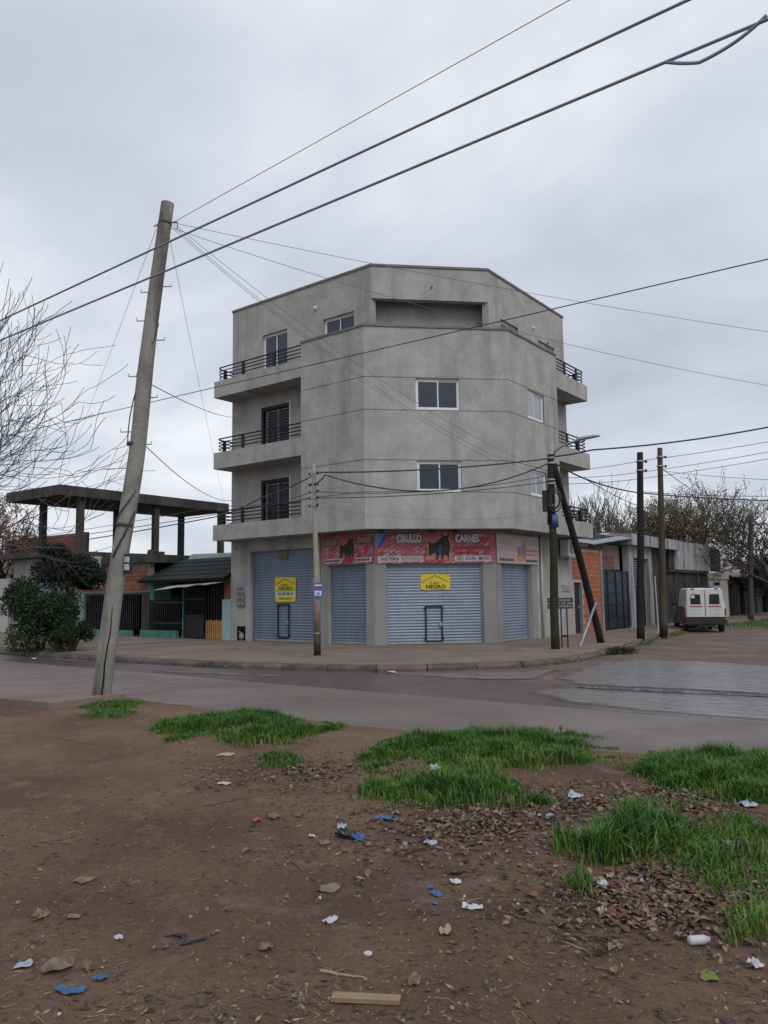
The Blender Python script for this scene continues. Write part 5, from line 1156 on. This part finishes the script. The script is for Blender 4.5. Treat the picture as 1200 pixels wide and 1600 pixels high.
# big sparse olive tree behind the old houses on the right
q = DD(1085,900,52); tree('olive_leaved_tree', 'large tree with sparse yellow-olive leaves behind the streaked parapet', (q.x,q.y,0), 3.2, (.0,0,1), .26, 5, 21, dict(wig=.15, up=.03, kids=[8,5,4,4,2], ang=(.35,.95), len=(.64,.84), rmin=.011), bark_d, leaf_yel, .11, 3, spread=.4)
q = DD(1015,900,50); tree('olive_leaved_tree', 'darker half-bare tree behind the workshop roof railing', (q.x,q.y,0), 2.9, (-.05,0,1), .2, 5, 33, dict(wig=.15, up=.04, kids=[7,5,4,4,2], ang=(.35,.9), len=(.62,.84), rmin=.011), bark_d, leaf_yel, .10, 2, spread=.3)
q = DD(930,900,48); tree('bare_yard_tree', 'upright leafless tree right behind the corner building balcony', (q.x,q.y,0), 2.9, (.0,0,1), .14, 5, 5, dict(wig=.12, up=.10, kids=[6,4,4,3,2], ang=(.3,.7), len=(.62,.84), rmin=.012), bark, group=None)
q = DD(968,900,56); tree('bare_yard_tree', 'leafless tree behind the rusty roof railing', (q.x,q.y,0), 2.9, (.0,0,1), .14, 5, 9, dict(wig=.12, up=.08, kids=[6,4,4,3,2], ang=(.3,.8), len=(.62,.84), rmin=.012), bark, group=None)
q = DD(1150,900,66); tree('bare_street_tree', 'dark bare tree rising behind the red tin roof', (q.x,q.y,0), 3.6, (.1,0,1), .25, 5, 17, dict(wig=.17, up=.05, kids=[5,4,4,3,2], ang=(.4,.9), len=(.62,.82), rmin=.014), bark_d)
q = DD(1215,930,47); tree('bare_street_tree', 'dark bare tree on the verge at the end of the shopfront row', (q.x,q.y,0), 3.2, (.0,0,1), .28, 5, 19, dict(wig=.17, up=.05, kids=[5,4,4,3,2], ang=(.4,.9), len=(.62,.82), rmin=.012), bark_d)
for px, ds, sd, h, lab in ((1195,62,41,2.3,'dense dark evergreen at the end of the dirt street'),(1240,54,43,2.6,'broad dark evergreen beside the street end')):
    q = DD(px,930,ds); tree('evergreen_tree', lab, (q.x,q.y,0), h, (0,0,1), .25, 4, sd, dict(wig=.15, up=.02, kids=[7,5,4,4], ang=(.5,1.1), len=(.6,.8), rmin=.012), bark_d, leaf_dark, .16, 9, spread=.4)

def bush(name, label, c, rx, ry, h, n, leaf, ls, seed, stem=True, z0=.15, low=.0):
    rg = random.Random(seed); t = thing(name, label, 'shrub', c); mb = MB()
    lob = [(Vector((rg.uniform(-.6,.6)*rx, rg.uniform(-.6,.6)*ry, rg.uniform(.2,.8)*h)), rg.uniform(.35,.6)) for _ in range(9)]
    for _ in range(n):
        o, s_ = rg.choice(lob); v = rvec(rg)*(rg.random()**.4)*s_
        p = Vector((c[0]+o.x+v.x*rx, c[1]+o.y+v.y*ry, z0+low+max(.03,o.z+v.z*h*.6)))
        a = rvec(rg)*ls*rg.uniform(.6,1.3); b = rvec(rg).cross(a).normalized()*ls*rg.uniform(.3,.55)
        mb.add([p-a*.5,p+b*.5,p+a*.5,p-b*.5], [(0,1,2,3)])
    mb.build('foliage', leaf, t)
    mb = MB()
    for k in range(5):
        a = rg.uniform(0,6.3); top = Vector((c[0]+cos(a)*rx*.5, c[1]+sin(a)*ry*.5, z0+low+h*.55)); mid = Vector((c[0]+cos(a)*rx*.15, c[1]+sin(a)*ry*.15, z0+(low+h*.2)*.7))
        mb.tube([Vector((c[0]+cos(a)*.05,c[1]+sin(a)*.05,z0-.05)),mid,top], [.05,.04,.015], 6)
    mb.build('stems', bark_d, t, smooth=True)
    return t
b1 = G(62,1016,PAV); b2 = G(112,1018,PAV); b3 = G(100,1004,PAV)
bush('leafy_shrub', 'broad mid-green shrub on the pavement before the grey shutter', tuple(b1), 1.3, 1.05, 2.15, 11000, leaf_mid, .13, 3)
bush('leafy_shrub', 'low dark shrub at the foot of the small pavement tree', tuple(b2), .65, .6, 1.0, 5000, leaf_dark, .10, 4)
q = G(117,1012,PAV); t = bush('small_pavement_tree', 'small dark evergreen tree with crooked trunk beside the broad shrub', (q.x,q.y,PAV), 1.45, 1.2, 1.5, 12000, leaf_dark, .13, 8, low=1.85); t['category'] = 'tree'
# weeds and verge grass
def blades(name, label, pts, mat, hmin, hmax, seed, zf=None, w=.006, lean=.5):
    rg = random.Random(seed); mb = MB()
    for (x,y,s_) in pts:
        z = zf(x,y) if zf else .0
        a = rg.uniform(0,2*pi); h = rg.uniform(hmin,hmax)*s_; l = rg.uniform(.1,lean)*h; d = Vector((cos(a),sin(a),0)); s = Vector((-sin(a),cos(a),0))*w*rg.uniform(.6,1.2)
        p = Vector((x,y,z-.005)); m_ = p+d*l*.35+Vector((0,0,h*.62)); e_ = p+d*l+Vector((0,0,h*(.95 if l < .3*h else .82)))
        mb.mi = (1 if rg.random() < .3 else 0) if isinstance(mat,list) else 0
        mb.add([p-s,p+s,m_+s*.75,m_-s*.75,e_], [(0,1,2,3),(3,2,4)])
    o = mb.build(name, mat, org=(pts[0][0],pts[0][1],0)); return tag(o, label, 'grass', None, 'stuff')
def patch(cx, cy, rx, ry, dens, seed, thr=.0, sc=1.6):
    """pixel ellipse on the lot -> scattered ground points thinned by noise towards a ragged rim"""
    rg = random.Random(seed); c = GL(cx,cy); ex = (GL(cx+rx,cy)-GL(cx-rx,cy))*.5; ey = (GL(cx,cy-ry)-GL(cx,cy+ry))*.5
    out = []; area = pi*ex.length*ey.length; tuf = [(rg.uniform(-1,1),rg.uniform(-1,1)) for _ in range(int(area*26)+4)]
    for _ in range(int(area*dens)):
        if rg.random() < .55:
            u,v = rg.choice(tuf); u += rg.gauss(0,.06/ex.length); v += rg.gauss(0,.06/ey.length)
        else: u,v = rg.uniform(-1,1), rg.uniform(-1,1)
        p = c+ex*u+ey*v; d = sqrt(u*u+v*v)+1.0*fbm(p.x,p.y,sc,3)
        if d > 1-thr: continue
        k = min(1,max(.3,(1.15-d)*1.4))*(.55+.9*max(0,fbm(p.x+9,p.y,3.0,2)+.45)); out.append((p.x,p.y,k))
    return out
gp = [(388,1138,140,22,7000,'green grass patch between the leaning pole and the bare path'),(800,1166,205,26,7500,'long bright grass strip along the road edge'),(705,1240,145,27,4200,'scruffy grass patch with litter behind the bare path'),(1128,1206,140,32,7000,'thick grass clump at the road edge beside the puddle'),(437,1188,32,14,3400,'small grass tuft beside the patch by the leaning pole'),(985,1312,115,42,4200,'tall dense grass clump beside the dead leaves'),(1125,1335,110,62,3000,'coarse yellowing grass on the dead leaf heap'),(908,1388,26,18,2800,'small isolated grass tuft beside the dead leaves'),(1175,1455,50,26,1800,'thin grass sprigs on the leaf heap'),(170,1100,52,14,2600,'short grass round the foot of the leaning pole')]
for i,(cx,cy,rx,ry,dn,lab) in enumerate(gp):
    pts = patch(cx,cy,rx,ry,dn,100+i); tall = (.09,.22) if i not in (5,6) else ((.12,.28) if i == 5 else (.06,.17))
    if i in (9,4): tall = (.04,.10)
    if pts: blades('grass', lab, pts, [grass_m, grass_dk] if i not in (6,8) else [grass_m, grass_y], tall[0], tall[1], 200+i, lot_z, w=.005, lean=.9)
    dry = patch(cx,cy+ry*.3,rx*1.05,ry,dn*.14,300+i)
    if dry: blades('grass', lab.replace('grass','dry grass'), dry, grass_y, tall[0]*.7, tall[1]*.9, 400+i, lot_z, w=.005, lean=1.0)
rg = random.Random(77); pts = []
for _ in range(9000):
    y = rg.uniform(17,48); x = rg.uniform(5.0,8.0)+.02*(y-17)
    if fbm(x,y,.5,3) > -.12: pts.append((x,y,1))
blades('grass', 'green verge grass behind the parked van', pts, grass_m, .06,.16, 78, lambda x,y: .03, w=.012)
pts = []
for _ in range(2600):
    y = rg.uniform(1.5,13); kx_ = 7.0-(y-1)*.145; x = kx_+rg.gauss(.02,.16)
    if fbm(x,y,1.1,3) > -.02: pts.append((x,y,1))
blades('grass', 'weeds growing along the kerb of the side street', pts, grass_m, .03,.12, 79, lambda x,y: .04, w=.01)
pts = [(rg.gauss(G(963,1022).x,.22),rg.gauss(G(963,1022).y,.35),1) for _ in range(900)]
blades('grass', 'dark weed tuft at the kerb corner beside the puddle', pts, leaf_dark, .05,.2, 80, lambda x,y: .03, w=.01)

# ------------------------------------------------------------------ dead leaves, twigs, pebbles
def leaf_litter(name, label, n, sampler, mats, size, seed, kind='stuff', lift=.02):
    rg = random.Random(seed); mb = MB()
    for _ in range(n):
        p = sampler(rg)
        if p is None: continue
        x, y = p; z = lot_z(x,y)+.004+rg.random()*lift; a = rg.uniform(0,2*pi); s = size*(.35+1.1*rg.random()**1.6); d = Vector((cos(a),sin(a),rg.uniform(-.35,.35))).normalized(); q = Vector((-sin(a),cos(a),rg.uniform(-.4,.4))).normalized()
        c = Vector((x,y,z)); cu = Vector((0,0,rg.uniform(.05,.35)*s)); w_ = rg.uniform(.25,.5)
        mb.mi = rg.choices(range(len(mats)), [4,3,1,2][:len(mats)])[0]
        mb.add([c-d*s*.5, c-d*s*.1-q*s*w_*.9+cu, c+d*s*.28-q*s*w_*.6+cu*1.2, c+d*s*.6+cu*.5, c+d*s*.3+q*s*w_*.6+cu*1.1, c-d*s*.1+q*s*w_*.9+cu*.9], [(0,1,2,5),(5,2,3,4)])
    o = mb.build(name, mats, org=(10,-14,0)); return tag(o, label, 'leaves', None, kind)
def ell(cx,cy,rx,ry,thr=-.1,sc=1.2):
    c = GL(cx,cy); ex = (GL(cx+rx,cy)-GL(cx-rx,cy))*.5; ey = (GL(cx,cy-ry)-GL(cx,cy+ry))*.5
    def f(rg):
        a = rg.uniform(0,2*pi); r = abs(rg.gauss(0,.62)); p = c+ex*r*cos(a)+ey*r*sin(a)
        if r > 1.5 or (r > .3 and r*.6+1.1*fbm(p.x,p.y,sc*1.5,3) > .62): return None
        return p.x,p.y
    return f
leaf_litter('dead_leaves','dense heap of brown dead leaves beside the tall grass clump',5200,ell(1050,1400,225,82),litter_leaf,.042,1,lift=.02)
leaf_litter('dead_leaves','dead leaves gathered between the roadside clump and the tall grass clump',4200,ell(1000,1255,270,42),litter_leaf,.042,2,lift=.01)
leaf_litter('dead_leaves','dead leaves strewn round the scruffy middle grass patch',3600,ell(730,1285,270,75),litter_leaf,.04,3,lift=.01)
leaf_litter('dead_leaves','dead leaves scattered beside the grass patch by the leaning pole',1800,ell(480,1205,210,45),litter_leaf,.038,4,lift=.01)
leaf_litter('dead_leaves','thinly scattered dead leaves over the bare dirt',1100,lambda rg: (lambda p:(p.x,p.y))(GL(rg.uniform(-60,1260),1120+480*rg.random()**1.1)),litter_leaf,.024,5,lift=.004)
def debris(n, seed, sampler):
    rg = random.Random(seed); mb = MB()
    for _ in range(n):
        p = sampler(rg); x,y = p; a = rg.uniform(0,2*pi); l = rg.uniform(.01,.11)*rg.random()**1.2+.012; d = Vector((cos(a),sin(a),0)); b = rg.uniform(-.25,.25)*l; q = Vector((-sin(a),cos(a),0))
        P = [Vector((x,y,0))-d*l/2, Vector((x,y,0))+q*b, Vector((x,y,0))+d*l/2]
        for v in P: v.z = lot_z(v.x,v.y)+.004
        mb.mi = rg.choice((0,0,0,1)); mb.tube(P, rg.uniform(.0008,.002), 4)
    return mb
allf = lambda rg: (lambda p:(p.x,p.y))(GL(rg.uniform(-80,1280),1130+470*rg.random()**.75))
tag(debris(1700,6,allf).build('twigs',[twig_m,straw_m],org=(10,-14,0)),'fine twigs and straw trodden into the bare dirt','twigs',None,'stuff')
rg = random.Random(61); mb = MB(); cnt = 0
while cnt < 5200:
    x,y = allf(rg)
    if fbm(x,y,1.3,3)+rg.uniform(-.35,.35) < .0: continue
    cnt += 1; s_ = .004+.016*rg.random()**2.2; a = rg.uniform(0,6.3); d = Vector((cos(a),sin(a),rg.uniform(-.25,.25)))*s_*rg.uniform(.8,2.2); q = Vector((-sin(a),cos(a),rg.uniform(-.25,.25)))*s_*rg.uniform(.3,.7)
    c = Vector((x,y,lot_z(x,y)+.004)); mb.mi = rg.choices((0,1,2,3),(5,3,1.2,2))[0]
    mb.add([c-d, c-q*.8, c+d*.7-q*.3, c+d, c+q], [(0,1,2,3,4)])
tag(mb.build('plant_crumbs',[litter_leaf[3],twig_m,straw_m,litter_leaf[0]],org=(10,-14,0)),'fine crumbs of leaf and bark trodden into the bare dirt','leaf crumbs',None,'stuff')
rg = random.Random(8); mb = MB()
for _ in range(1500):
    x,y = allf(rg); s = .003+.009*rg.random()**4; z = lot_z(x,y)+s*.25
    a = rg.uniform(0,6.3); P = [(cos(a+k*2*pi/5)*s*rg.uniform(.7,1.2), sin(a+k*2*pi/5)*s*rg.uniform(.7,1.2)) for k in range(5)]
    mb.mi = rg.choices((0,1,2),(7,4,.25))[0]
    mb.add([(x+p[0],y+p[1],z-s*.4) for p in P]+[(x+p[0]*.7,y+p[1]*.7,z+s*.4) for p in P], [(5,6,7,8,9)]+[(i,(i+1)%5,5+(i+1)%5,5+i) for i in range(5)])
tag(mb.build('pebbles',[stone_m,straw_m,paper_w],org=(10,-14,0)),'small pebbles and crumbs scattered over the bare dirt','pebbles',None,'stuff')

# ------------------------------------------------------------------ single pieces of litter
def crumple(px, py, wpx, hpx, mat, label, cat='litter', name='paper_scrap', h=.02, seed=0, ang=None):
    """crumpled sheet lying at a spot; size given by its extent in the photo at that distance"""
    rg = random.Random(seed+int(px*7+py)); c = GL(px,py); m_ = (c-CAM).length/F; ln = wpx*m_*(.5 if mat is not rag_m else .4); wd = max(.012, min(ln*1.0, hpx*m_*1.1))
    a = rg.uniform(-.5,.5)+AL if ang is None else ang+AL; d = Vector((cos(a),sin(a),0)); q = Vector((-sin(a),cos(a),0)); mb = MB(); n = 13
    rad = [rg.uniform(.62,1.08) for _ in range(n)]; rad = [(rad[i]*2+rad[i-1])/3 for i in range(n)]
    ph = [rg.uniform(0,6.3) for _ in range(3)]; vs = []
    for k, fr_ in enumerate((.0,.38,.72,1.0)):
        for i in range(n if k else 1):
            t = 2*pi*i/n; sq = 1/max(abs(cos(t)),abs(sin(t)))**.55
            p = c+d*cos(t)*ln*rad[i]*fr_*sq*.9+q*sin(t)*wd*rad[i]*fr_*sq*.9
            fold = h*(.5+.5*sin(cos(t)*fr_*5+ph[0])*cos(sin(t)*fr_*4+ph[1]))+abs(rg.gauss(0,h*.35))
            vs.append((p.x,p.y,lot_z(p.x,p.y)+.004+fold*(1-.75*fr_*rg.random())))
    f = [(0,1+i,1+(i+1)%n) for i in range(n)]+[(1+k*n+i,1+(k+1)*n+i,1+(k+1)*n+(i+1)%n,1+k*n+(i+1)%n) for k in range(2) for i in range(n)]
    mb.add(vs, f); o = mb.build(name, mat); return tag(o, label, cat)
def stick(pa, pb, r, mat, label, name='stick', bend=.03, seed=0):
    A, B = GL(*pa), GL(*pb); rg = random.Random(seed+int(pa[0])); pts = []
    for i in range(8):
        k = i/7; p = A.lerp(B,k)+Vector((rg.gauss(0,bend*.3),rg.gauss(0,bend*.3),0))*sin(pi*k); p.z = lot_z(p.x,p.y)+r*.9; pts.append(p)
    mb = MB(); mb.tube(pts,[r*(1-.5*i/7) for i in range(8)],6); return tag(mb.build(name,mat),label,'stick')
LIT = [(352,1179,36,14,paper_c,'flat tan cardboard piece beside the grass nearest the leaning pole','cardboard_piece',.01),
 (352,1226,26,10,pink_m,'pale pink crumpled wrapper beside the cardboard piece','paper_scrap',.02),
 (401,1284,17,10,plastic_r,'small red wrapper beside a grey crumpled bag','wrapper',.02),
 (428,1278,30,12,rag_m,'grey crumpled bag beside the small red wrapper','plastic_bag',.03),
 (534,1295,20,10,plastic_lb,'pale bag scrap on top of the black and blue rubbish','plastic_bag',.03),
 (541,1309,40,16,plastic_k,'black bag under the blue wrapper in the rubbish pile','plastic_bag',.05),
 (559,1312,32,13,plastic_b,'bright blue wrapper on the black bag','wrapper',.04),
 (487,1309,14,9,paper_w,'small whitish scrap beside the blue and black rubbish','paper_scrap',.02),
 (131,1376,38,18,rag_m,'large beige dry leaf lying alone on the bare dirt','dry_leaf',.012),
 (65,1433,34,18,rag_m,'pale star-shaped torn rag on the bare dirt','rag',.025),
 (117,1434,26,8,rag_m,'thin beige scrap beside the star-shaped rag','paper_scrap',.012),
 (186,1467,14,8,paper_w,'tiny white paper flake close to the black cable piece','paper_scrap',.015),
 (92,1513,60,20,rag_m,'crumpled beige rag beside the blue wrappers','rag',.035),
 (135,1513,22,24,rag_m,'curled bark-like beige strip beside the crumpled rag','rag',.03),
 (107,1551,50,13,plastic_b,'flattened blue wrapper beside the crumpled beige rag','wrapper',.018),
 (157,1532,24,15,plastic_b,'torn blue scrap beside the flattened blue wrapper','wrapper',.02),
 (38,1511,32,10,plastic_lb,'pale violet-blue scrap beside the crumpled rag','wrapper',.02),
 (514,1390,38,18,stone_m,'flat greenish grey sheet in the middle of the dirt','sheet_scrap',.006),
 (516,1442,26,10,paper_w,'dull white torn paper beside the greenish grey sheet','paper_scrap',.02),
 (417,1484,30,12,rag_m,'dry brown curled leaf near the black cable piece','dry_leaf',.025),
 (852,1275,31,10,paper_w,'clean white paper beside the tall grass','paper_scrap',.012),
 (745,1280,20,7,paper_w,'small white paper beside the scruffy grass','paper_scrap',.012),
 (901,1248,32,14,plastic_lb,'bluish translucent bag on the dead leaves','plastic_bag',.035),
 (671,1320,24,11,plastic_lb,'grey-blue scrap beside the scruffy grass patch','plastic_bag',.02),
 (668,1300,20,8,rag_m,'dull beige scrap close to the grey-blue scrap','paper_scrap',.02),
 (589,1224,12,12,plastic_o,'small orange rotten fruit-coloured scrap at the grass edge','wrapper',.035),
 (602,1281,50,9,plastic_b,'long twisted blue ribbon beside the rubbish pile','ribbon',.02),
 (672,1388,13,8,plastic_b,'smallest blue plastic strip in the open dirt','plastic_strip',.012),
 (681,1398,20,10,plastic_b,'longest blue plastic strip in the open dirt','plastic_strip',.012),
 (679,1414,11,15,plastic_b,'short upright blue plastic strip in the open dirt','plastic_strip',.012),
 (739,1419,40,11,paper_w,'wide white folded paper in the open dirt','paper_scrap',.014),
 (712,1379,20,9,paper_w,'narrow bent white strip close to the folded paper','paper_scrap',.015),
 (696,1460,26,15,paper_c,'squashed pale carton in the open dirt','carton',.03),
 (997,1380,28,12,paper_w,'crumpled white tissue on the leaf heap','tissue',.03),
 (943,1388,20,12,paper_w,'white tissue ball at the rim of the leaf heap','tissue',.04),
 (956,1373,14,10,paper_w,'small white scrap under the tall grass','tissue',.03),
 (940,1427,22,10,paper_w,'torn white scrap at the lower beside the leaf heap','tissue',.02),
 (941,1344,18,16,plastic_lb,'pale clear cup lying against the tall grass','plastic_cup',.05),
 (981,1292,18,12,paper_w,'white scrap caught on top of the tall grass clump','paper_scrap',.05),
 (1147,1327,26,12,paper_w,'white strip on the yellowing grass','paper_scrap',.04),
 (1171,1261,28,16,plastic_lb,'pale plastic bag beside the roadside grass clump','plastic_bag',.04),
 (1113,1213,24,16,plastic_y,'pale yellow wrapper caught in the roadside grass clump','wrapper',.07),
 (712,1218,10,8,plastic_y,'tiny yellow wrapper in the scruffy grass','wrapper',.06),
 (682,1204,26,8,paper_w,'white paper between the two middle grass patches','paper_scrap',.05),
 (789,1229,34,14,rag_m,'long grey paper strip beside the scruffy grass','paper_scrap',.03),
 (1180,1512,24,14,paper_w,'torn white piece beside the leaf heap','paper_scrap',.03),
 (1107,1528,32,14,grass_y,'yellow-green fallen leaf on the dirt beside the bottle','fallen_leaf',.015),
 (648,1538,30,18,rag_m,'curled straw-coloured dry leaf close to the wooden board','dry_leaf',.03),
 (508,1318,22,9,stone_m,'grey crushed scrap beside the rubbish pile','paper_scrap',.02)]
for i,(px,py,wp,hp,mt_,lab,nm,h) in enumerate(LIT): crumple(px,py,wp,hp,mt_,lab,nm.replace('_',' '),nm,h,seed=i*13)
for i,(px,py,wp,hp,col,lab) in enumerate(((715,1363,44,12,litter_leaf[3],'dark brown bark strip close to the bent white strip'),(960,1525,16,7,straw_m,'small dull crumb flake on the dirt beside the leaf heap'),(980,1349,24,16,litter_leaf[2],'upright orange dead leaf against the tall grass'),(1010,1352,20,14,litter_leaf[2],'second orange dead leaf beneath the tall grass'),(960,1433,30,14,litter_leaf[2],'broad orange-brown leaf at the rim of the leaf heap'))):
    crumple(px,py,wp,hp,col,lab,'leaf','fallen_leaf',.03,seed=900+i)
# white bottle lying on the leaves
c = GL(1093,1477); mb = MB(); L_ = .10
prof = [(.001,-.5*L_),(.019,-.5*L_),(.021,-.42*L_),(.021,.22*L_),(.016,.36*L_),(.009,.42*L_),(.011,.5*L_),(.001,.5*L_)]
t = thing('white_bottle','small white plastic bottle lying beside the leaf heap','bottle',tuple(c),AL+.12)
mb = MB(); mb.lathe(prof[:6],14,(0,0,.024),'x'); mb.build('body',paper_w,t,local=True,smooth=True)
mb = MB(); mb.lathe([(.013,.40*L_),(.013,.5*L_),(.001,.5*L_)],12,(0,0,.024),'x'); mb.build('cap',plastic_lb,t,local=True)
c = GL(575,1492); mb = MB(); mb.lathe([(.018,0),(.02,.004),(.02,.009),(.017,.011)],16,(c.x,c.y,c.z)); tag(mb.build('bottle_cap',paper_w),'round white bottle cap lying on the bare dirt','bottle cap')
# wooden board
c = GL(572,1565); t = thing('wooden_board','short weathered wooden board lying flat on the bare dirt','board',tuple(c),AL-.09)
mb = MB(); wd_ = 92*(c-CAM).length/F/2; mb.add([(-wd_,-.022,.004),(wd_*.97,-.028,.004),(wd_,.024,.004),(-wd_*.98,.03,.004),(-wd_,-.022,.022),(wd_*.97,-.028,.02),(wd_,.024,.02),(-wd_*.98,.03,.022)], [(3,2,1,0),(4,5,6,7),(0,1,5,4),(1,2,6,5),(2,3,7,6),(3,0,4,7)]); mb.build('plank',board_m,t,local=True)
stick((316,1260),(392,1247),.006,twig_m,'long thin branch lying between the beige dry leaf and the red wrapper')
stick((500,1519),(570,1530),.007,straw_m,'straight pale stick close to the wooden board')
stick((491,1480),(490,1516),.006,twig_m,'short dark stick pointing at the wooden board')
stick((447,1338),(472,1362),.006,twig_m,'short brown stick beside the greenish grey sheet')
stick((798,1430),(840,1445),.008,twig_m,'broken branch piece beside the leaf heap')
stick((878,1473),(912,1486),.006,straw_m,'curved pale twig beside the leaf heap',bend=.08)
stick((930,1514),(962,1522),.006,twig_m,'thick short twig on the bare dirt under the leaf heap')
stick((83,1153),(150,1165),.005,twig_m,'bent thin wire-like twig near the old pavement slab',bend=.1)
stick((166,1219),(178,1214),.006,straw_m,'short straw-coloured twig on the trodden dirt')
stick((60,1316),(108,1320),.005,twig_m,'thin dark twig on the trodden dirt')
stick((658,1350),(668,1368),.006,twig_m,'short slanting twig close to the blue strips')
A = GL(290,1470); pts = []
for k in range(16):
    u = k/15; p = A+right*(.03*sin(u*7)+(u-.5)*.16)+Vector((VD.x,VD.y,0))*(.05*cos(u*5)); pts.append((p.x,p.y,lot_z(p.x,p.y)+.01))
mb = MB(); mb.tube(pts,.007,6); tag(mb.build('cable_piece',plastic_k),'curled piece of black cable on the bare dirt','cable piece')
stick((258,1464),(292,1463),.006,bark_d,'straight black stick beside the curled cable piece')
for px, py, wp, lab in ((610,1051,22,'white scrap lying in the gutter before the chamfer'),(355,1043,16,'white scrap lying in the gutter before the thin pole'),(52,1030,8,'white scrap at the kerb beneath the shrubs')):
    c = G(px,py,.01); mb = MB(); w2_ = wp*(c-CAM).length/F/2
    mb.add([(c.x-w2_,c.y-.05,.012),(c.x-w2_*.3,c.y-.08,.05),(c.x+w2_*.4,c.y-.05,.03),(c.x+w2_,c.y+.02,.014),(c.x+w2_*.3,c.y+.09,.045),(c.x-w2_*.6,c.y+.07,.02)], [(0,1,4,5),(1,2,3,4)]); tag(mb.build('paper_scrap',paper_w),lab,'litter')
# lone dead flower stalk in the roadside grass
c = GL(876,1165); mb = MB(); mb.tube([c,c+Vector((0,0,.14)),c+Vector((.01,.0,.2))],.004,5); mb.lathe([(.004,.18),(.025,.2),(.022,.22),(.005,.235)],8,tuple(c+Vector((.01,0,0)))); tag(mb.build('dry_stalk',twig_m),'dry flower stalk rising close to the long roadside grass strip','plant')
